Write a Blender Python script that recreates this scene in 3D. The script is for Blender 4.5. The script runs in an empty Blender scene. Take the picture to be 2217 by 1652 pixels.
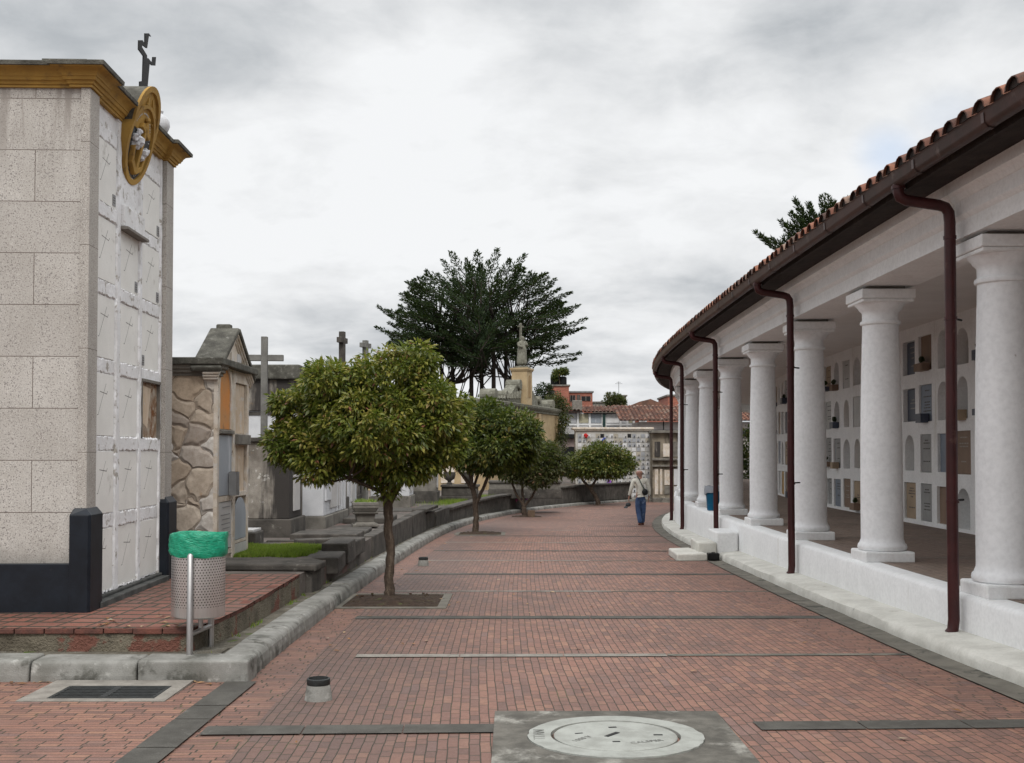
import bpy, math, random
import numpy as np
from mathutils import Vector, Matrix
random.seed(7)
RAD = math.radians
scene = bpy.context.scene
COL = scene.collection
# ------------------------------------------------------------------ camera geometry (photo is 2217 x 1652 in these units)
F, H0, PITCH, UC, VC = 2400.0, 1.62, RAD(1.5), 1108.5, 917.0
SLOPE = 0.0179
def R(y): return -SLOPE * min(max(y, -10), 62)
def ray(u, v):
    xc, yc = (u - UC) / F, (VC - v) / F
    return xc, math.cos(PITCH) - yc * math.sin(PITCH), math.sin(PITCH) + yc * math.cos(PITCH)
def A(u, v, y):
    dx, dy, dz = ray(u, v); t = y / dy
    return Vector((dx * t, y, H0 + dz * t))
# ------------------------------------------------------------------ node helpers
class NT:
    def __init__(s, name):
        s.m = bpy.data.materials.new(name); s.m.use_nodes = True
        s.t = s.m.node_tree; s.t.nodes.clear()
        s.out = s.n('ShaderNodeOutputMaterial'); s.b = s.n('ShaderNodeBsdfPrincipled')
        s.l(s.b.outputs[0], s.out.inputs[0])
    def n(s, ty, **k):
        o = s.t.nodes.new(ty)
        for a, b in k.items(): setattr(o, a, b)
        return o
    def l(s, a, b): s.t.links.new(a, b)
    def put(s, sock, v):
        if isinstance(v, bpy.types.NodeSocket): s.l(v, sock)
        elif isinstance(v, (tuple, list)) and len(v) == 3 and sock.type == 'RGBA': sock.default_value = (*v, 1)
        else: sock.default_value = v
    def math(s, op, a, b=None, c=None, clamp=False):
        o = s.n('ShaderNodeMath', operation=op, use_clamp=clamp)
        s.put(o.inputs[0], a)
        if b is not None: s.put(o.inputs[1], b)
        if c is not None: s.put(o.inputs[2], c)
        return o.outputs[0]
    def mix(s, f, a, b, blend='MIX'):
        o = s.n('ShaderNodeMix', data_type='RGBA', blend_type=blend)
        s.put(o.inputs[0], f); s.put(o.inputs[6], a); s.put(o.inputs[7], b)
        return o.outputs[2]
    def pos(s, kind='pos', scale=(1, 1, 1)):
        if kind == 'pos': o = s.n('ShaderNodeNewGeometry').outputs['Position']
        elif kind == 'obj': o = s.n('ShaderNodeTexCoord').outputs['Object']
        else: o = s.n('ShaderNodeTexCoord').outputs['UV']
        if scale != (1, 1, 1):
            mp = s.n('ShaderNodeMapping'); mp.inputs['Scale'].default_value = scale
            s.l(o, mp.inputs[0]); o = mp.outputs[0]
        return o
    def noise(s, vec, scale, detail=4, rough=.6, dist=0):
        o = s.n('ShaderNodeTexNoise'); s.l(vec, o.inputs['Vector'])
        o.inputs['Scale'].default_value = scale; o.inputs['Detail'].default_value = detail
        o.inputs['Roughness'].default_value = rough; o.inputs['Distortion'].default_value = dist
        return o.outputs[0]
    def step(s, v, lo, hi, to0=0, to1=1):
        o = s.n('ShaderNodeMapRange', interpolation_type='SMOOTHSTEP')
        s.put(o.inputs[0], v)
        for i, x in enumerate((lo, hi, to0, to1)): o.inputs[i + 1].default_value = x
        return o.outputs[0]
    def bump(s, h, st=.3, dist=.02):
        o = s.n('ShaderNodeBump'); o.inputs['Strength'].default_value = st; o.inputs['Distance'].default_value = dist
        s.l(h, o.inputs['Height']); s.l(o.outputs[0], s.b.inputs['Normal'])
    def done(s, col=None, rough=.8, metal=0, spec=None):
        if col is not None: s.put(s.b.inputs['Base Color'], col)
        s.put(s.b.inputs['Roughness'], rough); s.put(s.b.inputs['Metallic'], metal)
        if spec is not None: s.b.inputs['Specular IOR Level'].default_value = spec
        return s.m
def sc(c, k): return tuple(min(1, x * k) for x in c)
def wmat(name, c1, c2=None, scale=5, rough=.85, bump=.3, bd=.01, patch=None, streak=None, speck=None, metal=0, kind='pos', fine=60):
    """weathered surface: two-tone noise + optional patches (col, lo, hi, scale), streaks (col, lo, hi, scale), specks (col, thr, scale)"""
    t = NT(name); p = t.pos(kind); c2 = c2 or sc(c1, .8)
    n1 = t.noise(p, scale, 6, .62); n2 = t.noise(p, fine, 3, .6)
    col = t.mix(t.step(n1, .32, .68), c2, c1)
    col = t.mix(t.step(n2, .3, .8, 0, .22), col, sc(c1, .45))
    if patch:
        for (pc, lo, hi, ps) in (patch if isinstance(patch, list) else [patch]):
            mp = t.noise(p, ps, 7, .68, .2); col = t.mix(t.step(mp, lo, hi), col, pc)
    if streak:
        (pc, lo, hi, ps) = streak
        sp = t.pos(kind, (1, 1, .13)); mp = t.noise(sp, ps, 6, .65)
        col = t.mix(t.step(mp, lo, hi), col, pc)
    if speck:
        for (pc, thr, ps) in (speck if isinstance(speck, list) else [speck]):
            mp = t.noise(p, ps, 2, .5); col = t.mix(t.step(mp, thr, thr + .04), col, pc)
    h = t.math('ADD', t.math('MULTIPLY', n1, .5), n2)
    t.bump(h, bump, bd)
    return t.done(col, rough, metal, .28)
# ------------------------------------------------------------------ mesh helpers
class MB:
    def __init__(s): s.v = []; s.f = []; s.m = []; s.uv = []; s.t = []
    def add(s, vs, fs, m=0, uv=None, tint=0.0):
        b = len(s.v); s.v += [tuple(x) for x in vs]
        for i, f in enumerate(fs):
            s.f.append([b + k for k in f]); s.m.append(m); s.t.append(tint)
            s.uv.append(uv[i] if uv else None)
        return s
    def box(s, x0, y0, z0, x1, y1, z1, m=0, tint=0.0):
        vs = [(x, y, z) for z in (z0, z1) for y in (y0, y1) for x in (x0, x1)]
        return s.add(vs, [(0, 2, 3, 1), (4, 5, 7, 6), (0, 1, 5, 4), (2, 6, 7, 3), (0, 4, 6, 2), (1, 3, 7, 5)], m, None, tint)
    def obox(s, c, size, rz=0, m=0, tint=0.0, taper=1.0, rx=0, ry=0):
        M4 = Matrix.Translation(c) @ Matrix.Rotation(rz, 4, 'Z') @ Matrix.Rotation(ry, 4, 'Y') @ Matrix.Rotation(rx, 4, 'X')
        vs = []
        for z in (-.5, .5):
            k = taper if z > 0 else 1
            for y in (-.5, .5):
                for x in (-.5, .5): vs.append(M4 @ Vector((x * size[0] * k, y * size[1] * k, z * size[2])))
        return s.add(vs, [(0, 2, 3, 1), (4, 5, 7, 6), (0, 1, 5, 4), (2, 6, 7, 3), (0, 4, 6, 2), (1, 3, 7, 5)], m, None, tint)
    def prism(s, poly, vec, m=0):
        n = len(poly); p = [Vector(q) for q in poly]; q = [a + Vector(vec) for a in p]
        fs = [tuple(range(n))[::-1], tuple(range(n, 2 * n))] + [(i, (i + 1) % n, n + (i + 1) % n, n + i) for i in range(n)]
        return s.add(p + q, fs, m)
    def tube(s, pts, r, n=8, m=0, cap=True, tint=0.0):
        pts = [Vector(p) for p in pts]; k = len(pts)
        rs = r if isinstance(r, (list, tuple)) else [r] * k
        vs = []; a = None
        for i, p in enumerate(pts):
            d = (pts[min(i + 1, k - 1)] - pts[max(i - 1, 0)]).normalized()
            if a is None: a = d.orthogonal().normalized()
            a = (a - d * a.dot(d)).normalized(); b = d.cross(a)
            for j in range(n):
                t = 2 * math.pi * j / n
                vs.append(p + (a * math.cos(t) + b * math.sin(t)) * rs[i])
        fs = [(i * n + j, i * n + (j + 1) % n, (i + 1) * n + (j + 1) % n, (i + 1) * n + j) for i in range(k - 1) for j in range(n)]
        if cap: fs += [tuple(range(n))[::-1], tuple(range((k - 1) * n, k * n))]
        return s.add(vs, fs, m, None, tint)
    def lathe(s, prof, c=(0, 0, 0), n=24, m=0, sx=1, sy=1):
        vs = []
        for (r, z) in prof:
            for j in range(n):
                t = 2 * math.pi * j / n
                vs.append((c[0] + r * sx * math.cos(t), c[1] + r * sy * math.sin(t), c[2] + z))
        k = len(prof)
        fs = [(i * n + j, i * n + (j + 1) % n, (i + 1) * n + (j + 1) % n, (i + 1) * n + j) for i in range(k - 1) for j in range(n)]
        if prof[0][0] > 1e-4: fs.append(tuple(range(n))[::-1])
        if prof[-1][0] > 1e-4: fs.append(tuple(range((k - 1) * n, k * n)))
        return s.add(vs, fs, m)
    def ball(s, c, r, m=0, n=12, sz=1.0, jit=0.0):
        k = max(5, n // 2); vs = [(c[0], c[1], c[2] - r * sz)]
        for i in range(1, k):
            ph = math.pi * i / k - math.pi / 2
            for j in range(n):
                t = 2 * math.pi * j / n; q = 1 + random.uniform(-jit, jit)
                vs.append((c[0] + r * q * math.cos(ph) * math.cos(t), c[1] + r * q * math.cos(ph) * math.sin(t), c[2] + r * q * sz * math.sin(ph)))
        vs.append((c[0], c[1], c[2] + r * sz)); L = len(vs) - 1
        fs = [(0, 1 + (j + 1) % n, 1 + j) for j in range(n)]
        fs += [(1 + i * n + j, 1 + i * n + (j + 1) % n, 1 + (i + 1) * n + (j + 1) % n, 1 + (i + 1) * n + j) for i in range(k - 2) for j in range(n)]
        fs += [(L, 1 + (k - 2) * n + j, 1 + (k - 2) * n + (j + 1) % n) for j in range(n)]
        return s.add(vs, fs, m)
    def build(s, name, mats, parent=None, smooth=False, bevel=0, seg=2, loc=None, rz=0, label=None, tintattr=False):
        me = bpy.data.meshes.new(name)
        me.from_pydata(s.v, [], s.f)
        for m in (mats if isinstance(mats, (list, tuple)) else [mats]): me.materials.append(m)
        me.polygons.foreach_set('material_index', s.m)
        if any(u is not None for u in s.uv):
            L = me.uv_layers.new(name='UVMap'); flat = []
            for f, u in zip(s.f, s.uv):
                for i in range(len(f)): flat += list(u[i]) if u else [0, 0]
            L.data.foreach_set('uv', flat)
        if tintattr:
            at = me.attributes.new('tint', 'FLOAT', 'FACE'); at.data.foreach_set('value', s.t)
        if smooth: me.polygons.foreach_set('use_smooth', [True] * len(s.f))
        me.update()
        o = bpy.data.objects.new(name, me); COL.objects.link(o)
        if parent: o.parent = parent
        if loc is not None: o.location = loc
        if rz: o.rotation_euler[2] = rz
        if bevel:
            b = o.modifiers.new('Bevel', 'BEVEL'); b.width = bevel; b.segments = seg; b.limit_method = 'ANGLE'; b.angle_limit = RAD(40)
            b.harden_normals = False
        if smooth == 'auto' or (smooth and bevel is not None and False): pass
        if label: o['label'] = label
        return o
def autosmooth(o, deg=35):
    me = o.data; me.polygons.foreach_set('use_smooth', [True] * len(me.polygons))
    me.set_sharp_from_angle(angle=RAD(deg)); return o
def tag(o, label=None, cat=None, group=None, kind=None):
    if label: o['label'] = label
    if cat: o['category'] = cat
    if group: o['group'] = group
    if kind: o['kind'] = kind
    return o
def struct(o): o['kind'] = 'structure'; return o
def thing(name, label, cat, loc=(0, 0, 0), rz=0, group=None):
    o = bpy.data.objects.new(name, None); COL.objects.link(o); o.empty_display_size = .2
    o.location = loc; o.rotation_euler[2] = rz
    return tag(o, label, cat, group)
def copy_tree(o, parent=None):
    c = o.copy(); COL.objects.link(c); c.parent = parent
    for ch in [x for x in bpy.data.objects if x.parent == o]: copy_tree(ch, c)
    return c
def textob(name, body, size, mat, parent, loc, rot, ext=.002, space=1.0, align='CENTER'):
    cu = bpy.data.curves.new(name, 'FONT'); cu.body = body; cu.size = size; cu.extrude = ext; cu.space_character = space
    cu.align_x = align; cu.align_y = 'CENTER'; cu.resolution_u = 2; cu.materials.append(mat)
    tmp = bpy.data.objects.new(name, cu); COL.objects.link(tmp)
    me = bpy.data.meshes.new_from_object(tmp.evaluated_get(bpy.context.evaluated_depsgraph_get())); me.name = name
    bpy.data.objects.remove(tmp); o = bpy.data.objects.new(name, me); COL.objects.link(o); o.parent = parent; o.location = loc; o.rotation_euler = rot
    if not me.materials: me.materials.append(mat)
    return o
# ------------------------------------------------------------------ colonnade curve
TAB = [(-14, 5.9), (-6, 5.0), (2, 4.80), (6, 4.70), (8, 4.63), (10, 4.57), (14, 4.55), (17, 4.57), (20.4, 4.62), (23.7, 4.69), (27, 4.80), (30.4, 5.0), (33.7, 5.32), (37, 5.78), (40.5, 6.4), (44, 7.25), (48, 8.5), (52, 10.1), (57, 12.8), (62, 16.4), (68, 22)]
_tx = [a for a, b in TAB]; _tv = [b for a, b in TAB]
_sl = [((_tv[min(i+1, len(TAB)-1)] - _tv[max(i-1, 0)]) / (_tx[min(i+1, len(TAB)-1)] - _tx[max(i-1, 0)])) for i in range(len(TAB))]
def C(y):
    y = min(max(y, _tx[0]), _tx[-1] - 1e-6)
    i = max(k for k in range(len(TAB) - 1) if _tx[k] <= y)
    h = _tx[i+1] - _tx[i]; t = (y - _tx[i]) / h
    return ((2*t**3-3*t**2+1)*_tv[i] + (t**3-2*t**2+t)*h*_sl[i] + (-2*t**3+3*t**2)*_tv[i+1] + (t**3-t**2)*h*_sl[i+1])
def nrm(y):
    d = (C(y + .05) - C(y - .05)) / .1; q = math.hypot(1, d)
    return 1 / q, -d / q
def pt(y, off, z=0):
    nx, ny = nrm(y); return Vector((C(y) + off * nx, y + off * ny, z))
_SY = [(-14 + .25 * i) for i in range(329)]; _S = [0]
for _a, _b in zip(_SY, _SY[1:]): _S.append(_S[-1] + math.hypot(_b - _a, C(_b) - C(_a)))
_S = [x - _S[_SY.index(0)] for x in _S]
def S_of(y):
    f = (y + 14) / .25; i = int(min(max(f, 0), len(_S) - 2)); return _S[i] + (_S[i+1] - _S[i]) * (f - i)
def Y_of(s):
    lo, hi = -14, 67
    for _ in range(40):
        m = (lo + hi) / 2
        if S_of(m) < s: lo = m
        else: hi = m
    return lo
def sweep(mb, ys, prof, m=0, closed=False, caps=False, swap=False):
    """prof: list of (off, z or callable(y)); uv = (arc length, cumulative profile length)"""
    def zz(z, y): return z(y) if callable(z) else z
    n = len(prof); b = []; cum = [0]
    for (o1, z1), (o2, z2) in zip(prof, prof[1:] + prof[:1]): cum.append(cum[-1] + math.hypot(o2 - o1, zz(z2, 10) - zz(z1, 10)))
    vs = [pt(y, o, zz(z, y)) for y in ys for (o, z) in prof]
    fs = []; uv = []
    K = n if closed else n - 1
    for i in range(len(ys) - 1):
        s0, s1 = S_of(ys[i]), S_of(ys[i+1])
        for j in range(K):
            j2 = (j + 1) % n
            fs.append((i*n+j, i*n+j2, (i+1)*n+j2, (i+1)*n+j))
            c0, c1 = (prof[0][0] + cum[j], prof[0][0] + cum[j+1]) if prof[0][0] < prof[-1][0] else (cum[j], cum[j+1])
            q = [(s0, c0), (s0, c1), (s1, c1), (s1, c0)]
            uv.append([(b_, a_) for a_, b_ in q] if swap else q)
    if caps and closed:
        fs.append(tuple(range(n))[::-1]); uv.append([(0, 0)] * n)
        fs.append(tuple(range((len(ys)-1)*n, len(ys)*n))); uv.append([(0, 0)] * n)
    mb.add(vs, fs, m, uv); return mb
def rng(a, b, st):
    n = max(1, int(round((b - a) / st))); return [a + (b - a) * i / n for i in range(n + 1)]
# ------------------------------------------------------------------ materials
def brick_mat(name, L=.26, W=.064, cols=None, dark=.88, mort=(.035, .033, .022), rot=False, joint=.0045, stain=.75, seed=0.0, shift=1.0, edge=None, fa_=.55, fb_=1.0):
    cols = cols or [(0, (.080, .056, .052)), (.10, (.150, .084, .069)), (.4, (.212, .106, .080)), (.7, (.262, .130, .092)), (.88, (.32, .172, .112)), (1, (.135, .095, .095))]
    t = NT(name); uv = t.pos('uv')
    wn = t.n('ShaderNodeTexNoise'); wn.inputs['Scale'].default_value = 3.2; wn.inputs['Detail'].default_value = 3; t.l(uv, wn.inputs['Vector'])
    wo = t.n('ShaderNodeVectorMath', operation='SUBTRACT'); t.l(wn.outputs[1], wo.inputs[0]); wo.inputs[1].default_value = (.5, .5, .5)
    ws = t.n('ShaderNodeVectorMath', operation='SCALE'); t.l(wo.outputs[0], ws.inputs[0]); ws.inputs['Scale'].default_value = .022
    wa = t.n('ShaderNodeVectorMath', operation='ADD'); t.l(uv, wa.inputs[0]); t.l(ws.outputs[0], wa.inputs[1])
    sp = t.n('ShaderNodeSeparateXYZ'); t.l(wa.outputs[0], sp.inputs[0])
    a, b = (sp.outputs[1], sp.outputs[0]) if rot else (sp.outputs[0], sp.outputs[1])
    rowf = t.math('DIVIDE', b, W); row = t.math('FLOOR', rowf)
    w1 = t.n('ShaderNodeTexWhiteNoise', noise_dimensions='1D'); t.l(t.math('ADD', row, seed), w1.inputs['W'])
    af = t.math('ADD', t.math('DIVIDE', a, L), t.math('MULTIPLY', w1.outputs[0], shift)); idx = t.math('FLOOR', af)
    cb = t.n('ShaderNodeCombineXYZ'); t.l(row, cb.inputs[0]); t.l(idx, cb.inputs[1])
    w2 = t.n('ShaderNodeTexWhiteNoise', noise_dimensions='2D'); t.l(cb.outputs[0], w2.inputs[0])
    # some bricks are cut in two
    half = t.math('MULTIPLY', t.math('FRACT', t.math('MULTIPLY', w2.outputs[0], 7.31)), 1.0)
    fa = t.math('FRACT', af); fb = t.math('FRACT', rowf)
    da = t.math('MULTIPLY', t.math('MINIMUM', fa, t.math('SUBTRACT', 1, fa)), L)
    hl = t.math('MULTIPLY', t.math('ABSOLUTE', t.math('SUBTRACT', fa, .5)), L)
    hl = t.math('ADD', hl, t.math('MULTIPLY', t.math('LESS_THAN', half, .62), 1.0))
    db = t.math('MULTIPLY', t.math('MINIMUM', fb, t.math('SUBTRACT', 1, fb)), W)
    d = t.math('MINIMUM', t.math('MINIMUM', t.math('MULTIPLY', da, fa_), t.math('MULTIPLY', hl, .8)), t.math('MULTIPLY', db, fb_))
    mask = t.step(d, joint * .35, joint)
    rp = t.n('ShaderNodeValToRGB'); el = rp.color_ramp.elements
    while len(el) < len(cols): el.new(.5)
    for e, (p_, c_) in zip(el, cols): e.position = p_; e.color = (*sc(c_, dark), 1)
    side = t.math('FRACT', t.math('ADD', w2.outputs[0], t.math('MULTIPLY', t.math('GREATER_THAN', fa, .5), t.math('MULTIPLY', t.math('GREATER_THAN', half, .62), .37))))
    t.l(side, rp.inputs[0]); rpc = t.mix(.30, rp.outputs[0], sc(cols[len(cols) // 2][1], dark))
    p = t.pos(); n1 = t.noise(p, 22, 5, .7); n2 = t.noise(p, .55, 6, .7, .8); n3 = t.noise(p, 130, 2, .6); n4 = t.noise(p, 2.3, 6, .72, .5)
    col = t.mix(t.step(n1, .35, .75, 0, .5), rpc, (.16, .09, .075))
    col = t.mix(t.step(n3, .45, .75, 0, .35), col, (.42, .24, .18))
    col = t.mix(t.step(n4, .5, .8, 0, .35), col, (.33, .20, .165)); col = t.mix(t.step(t.noise(p, .22, 5, .65, .5), .47, .62, 0, .42), col, (.12, .075, .062)); col = t.mix(t.step(t.noise(p, 7, 5, .75), .60, .70, 0, .6), col, (.08, .06, .055))
    col = t.mix(t.step(n2, .5, .72, 0, stain), col, (.095, .062, .052))
    if edge:
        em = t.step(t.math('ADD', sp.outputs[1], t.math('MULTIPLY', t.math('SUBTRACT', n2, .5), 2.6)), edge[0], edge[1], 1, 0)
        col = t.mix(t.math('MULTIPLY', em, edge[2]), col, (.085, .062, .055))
    moss = t.mix(t.step(t.noise(p, 1.7, 5, .7), .56, .7), mort, (.045, .06, .018))
    col = t.mix(mask, moss, col)
    h = t.math('ADD', t.math('MULTIPLY', t.step(d, 0, joint * 1.6), 1.0), t.math('MULTIPLY', n1, .25))
    h = t.math('ADD', h, t.math('MULTIPLY', w2.outputs[0], .25))
    t.bump(h, .55, .006)
    return t.done(col, t.step(n1, .3, .8, .62, .82), 0, .35)
M = {}
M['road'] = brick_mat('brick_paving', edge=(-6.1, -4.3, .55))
M['border'] = brick_mat('brick_paving_border', seed=55.0, dark=.72)
M['side'] = brick_mat('brick_paving_side', seed=31.0, dark=.86)
M['tiles'] = brick_mat('terrace_tile', .25, .235, shift=.12, dark=.78, fa_=1.0, fb_=.45, cols=[(0, (.10, .045, .035)), (.3, (.17, .06, .042)), (.6, (.215, .072, .046)), (.85, (.25, .09, .058)), (1, (.13, .07, .055))], joint=.017, stain=.7)
M['pfloor'] = brick_mat('portico_tile', .24, .12, cols=[(0, (.19, .155, .125)), (.4, (.25, .20, .16)), (.7, (.29, .235, .185)), (1, (.22, .18, .155))], joint=.005, mort=(.09, .08, .065), stain=.5)
M['kerb'] = wmat('kerb_concrete', (.27, .265, .245), (.16, .157, .14), 3.5, .9, .5, .008, patch=[((.08, .078, .067), .52, .66, 3.0), ((.36, .355, .33), .58, .72, 9)], fine=90)
M['dconc'] = wmat('dark_concrete', (.092, .087, .076), (.058, .054, .047), 4, .85, .4, .006, patch=((.17, .165, .15), .6, .8, 5), fine=100)
M['lconc'] = wmat('light_concrete', (.27, .25, .22), (.17, .155, .135), 6, .9, .4, .005, fine=90)
M['slab'] = wmat('slab_concrete', (.15, .14, .12), (.075, .07, .06), 5, .9, .4, .006, patch=[((.33, .32, .285), .50, .66, 1.7), ((.08, .075, .065), .58, .70, 6)], fine=70)
M['lid'] = wmat('lid_concrete', (.36, .37, .34), (.27, .275, .25), 7, .85, .35, .004, fine=110)
M['soil'] = wmat('soil', (.075, .048, .032), (.04, .026, .018), 14, .95, .9, .03, patch=((.09, .10, .035), .58, .68, 6), fine=80)
M['white'] = wmat('white_plaster', (.85, .85, .845), (.79, .79, .785), 2.5, .8, .25, .006, patch=[((.66, .64, .59), .62, .74, 1.6), ((.42, .41, .38), .72, .78, 4)], streak=((.60, .58, .53), .60, .8, 3), fine=25)
M['whitec'] = wmat('column_plaster', (.87, .875, .88), (.82, .825, .83), 1.6, .7, .2, .008, speck=((.45, .41, .38), .78, 9), fine=18)
M['chan'] = wmat('channel_concrete', (.19, .175, .145), (.115, .107, .09), 2.5, .9, .5, .006, patch=[((.06, .058, .05), .54, .66, 3), ((.06, .08, .03), .66, .74, 5)], fine=80)
M['ledge'] = wmat('ledge_plaster', (.66, .645, .59), (.52, .505, .455), 3, .85, .35, .008, patch=((.30, .28, .22), .60, .76, 2.5), speck=((.12, .12, .12), .80, 4), fine=40)
M['ceil'] = wmat('ceiling_plaster', (.82, .80, .78), (.76, .74, .72), 2, .9, .15, .004)
M['pad'] = wmat('grey_pad', (.22, .20, .18), (.16, .15, .13), 6)
M['gutter'] = wmat('gutter_metal', (.075, .040, .034), (.045, .027, .023), 3, .45, .15, .004, patch=((.17, .13, .115), .56, .75, 5), metal=.0)
M['pipe'] = wmat('downpipe_paint', (.062, .016, .016), (.040, .012, .012), 3, .42, .1, .003, patch=((.085, .040, .034), .58, .72, 5))
M['wood_shade'] = wmat('soffit_wood_tile_shade', (.034, .024, .020), (.018, .013, .011), 6, .9, .5, .01, patch=((.06, .047, .038), .6, .75, 2))
M['black'] = wmat('black_base_paint', (.010, .014, .021), (.006, .008, .012), 5, .45, .15, .004, patch=((.06, .06, .06), .66, .80, 3), fine=30)
M['ochre'] = wmat('ochre_paint', (.42, .25, .055), (.30, .175, .042), 3, .75, .3, .006, patch=((.12, .075, .035), .56, .72, 4), streak=((.14, .085, .04), .58, .8, 6))
M['moss'] = wmat('mossy_concrete', (.13, .125, .105), (.06, .057, .048), 6, .95, .8, .015, patch=((.23, .225, .20), .58, .70, 12), fine=50)
M['panelw'] = wmat('niche_plaster', (.80, .80, .81), (.66, .655, .65), 3, .85, .5, .012, patch=[((.36, .335, .30), .56, .64, 9), ((.68, .68, .68), .55, .6, 5)], fine=30)
M['panel'] = wmat('niche_panel', (.78, .77, .735), (.71, .70, .665), 2.5, .85, .15, .003, patch=((.37, .35, .31), .60, .78, 3), fine=120)
M['engrave'] = wmat('engraved_line', (.12, .11, .10)); M['worn'] = wmat('worn_engraving', (.20, .20, .185))
M['rust'] = wmat('rusty_hole', (.42, .37, .30), (.22, .12, .06), 9, .95, .8, .02, patch=((.17, .07, .025), .52, .60, 7))
M['iron'] = wmat('dark_iron', (.009, .010, .012), (.014, .013, .012), 8, .7, .2, .003)
M['grate'] = wmat('grate_iron', (.035, .038, .038), (.022, .023, .023), 20, .6, .3, .003)
M['plaq'] = wmat('small_plaque', (.21, .21, .215), (.28, .28, .28), 14, .6)
M['steel'] = None
def granite():
    t = NT('granite_ashlar'); p = t.pos('obj'); w = t.pos()
    n1 = t.noise(w, 2.2, 4, .6); col = t.mix(t.step(n1, .3, .7), (.40, .375, .34), (.47, .445, .41))
    for (c, th, s_) in (((.20, .18, .17), .60, 78), ((.11, .10, .10), .655, 100), ((.60, .58, .54), .63, 120)):
        col = t.mix(t.step(t.noise(w, s_, 1.5, .5), th, th + .03), col, c)
    br = t.n('ShaderNodeTexBrick'); br.offset = .5
    s = t.n('ShaderNodeSeparateXYZ'); t.l(p, s.inputs[0]); c = t.n('ShaderNodeCombineXYZ')
    t.l(t.math('ADD', s.outputs[0], .50 + .45 * 0), c.inputs[0]); t.l(t.math('SUBTRACT', s.outputs[2], .42), c.inputs[1]); t.l(c.outputs[0], br.inputs[0])
    br.inputs['Color1'].default_value = (0, 0, 0, 1); br.inputs['Color2'].default_value = (1, 1, 1, 1); br.inputs['Scale'].default_value = 1; br.inputs['Mortar Size'].default_value = .0035; br.inputs['Mortar Smooth'].default_value = .1
    br.inputs['Brick Width'].default_value = .9; br.inputs['Row Height'].default_value = .47
    # joints only on the front face (normal along local y)
    nm = t.n('ShaderNodeTexCoord').outputs['Normal']; ns = t.n('ShaderNodeSeparateXYZ'); t.l(nm, ns.inputs[0])
    fr = t.math('GREATER_THAN', t.math('ABSOLUTE', ns.outputs[1]), .7)
    jt = t.math('MULTIPLY', br.outputs['Fac'], fr)
    bt = t.n('ShaderNodeSeparateColor'); t.l(br.outputs[0], bt.inputs[0]); col = t.mix(t.math('MULTIPLY', t.math('MULTIPLY', bt.outputs[0], .28), fr), col, (.26, .235, .21)); col = t.mix(jt, col, (.11, .085, .07)); col = t.mix(t.step(t.math('ADD', s.outputs[2], t.math('MULTIPLY', t.noise(w, 5, 5, .7), .5)), .62, .95, .75, 0), col, (.20, .185, .165)); col = t.mix(t.math('MULTIPLY', t.step(s.outputs[2], 3.7, 4.8), t.step(t.noise(t.pos('pos', (1, 1, .10)), 7, 5, .7), .42, .6)), col, (.25, .225, .20))
    st = t.noise(t.pos('pos', (1, 1, .16)), 4, 6, .65); col = t.mix(t.step(st, .56, .8, 0, .55), col, (.24, .215, .19))
    t.bump(t.math('SUBTRACT', t.noise(w, 60, 2, .5), jt), .35, .006)
    return t.done(col, .8)
M['granite'] = granite()
def pil_granite():
    t = NT('granite_pilaster'); w = t.pos()
    n1 = t.noise(w, 2.2, 4, .6); col = t.mix(t.step(n1, .3, .7), (.33, .305, .275), (.40, .372, .335))
    for (c, th, s_) in (((.21, .19, .175), .585, 105), ((.12, .105, .10), .645, 130), ((.55, .53, .49), .63, 120)):
        col = t.mix(t.step(t.noise(w, s_, 1.5, .5), th, th + .03), col, c)
    s = t.n('ShaderNodeSeparateXYZ'); t.l(t.pos('obj'), s.inputs[0])
    fz = t.math('FRACT', t.math('DIVIDE', t.math('SUBTRACT', s.outputs[2], .49), .94))
    jt = t.math('LESS_THAN', fz, .006)
    col = t.mix(jt, col, (.12, .095, .08))
    st = t.noise(t.pos('pos', (1, 1, .16)), 5, 6, .65); col = t.mix(t.step(st, .5, .8, 0, .5), col, (.22, .20, .175))
    t.bump(t.noise(w, 60, 2, .5), .3, .006)
    return t.done(col, .8)
M['pgranite'] = pil_granite()
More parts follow.
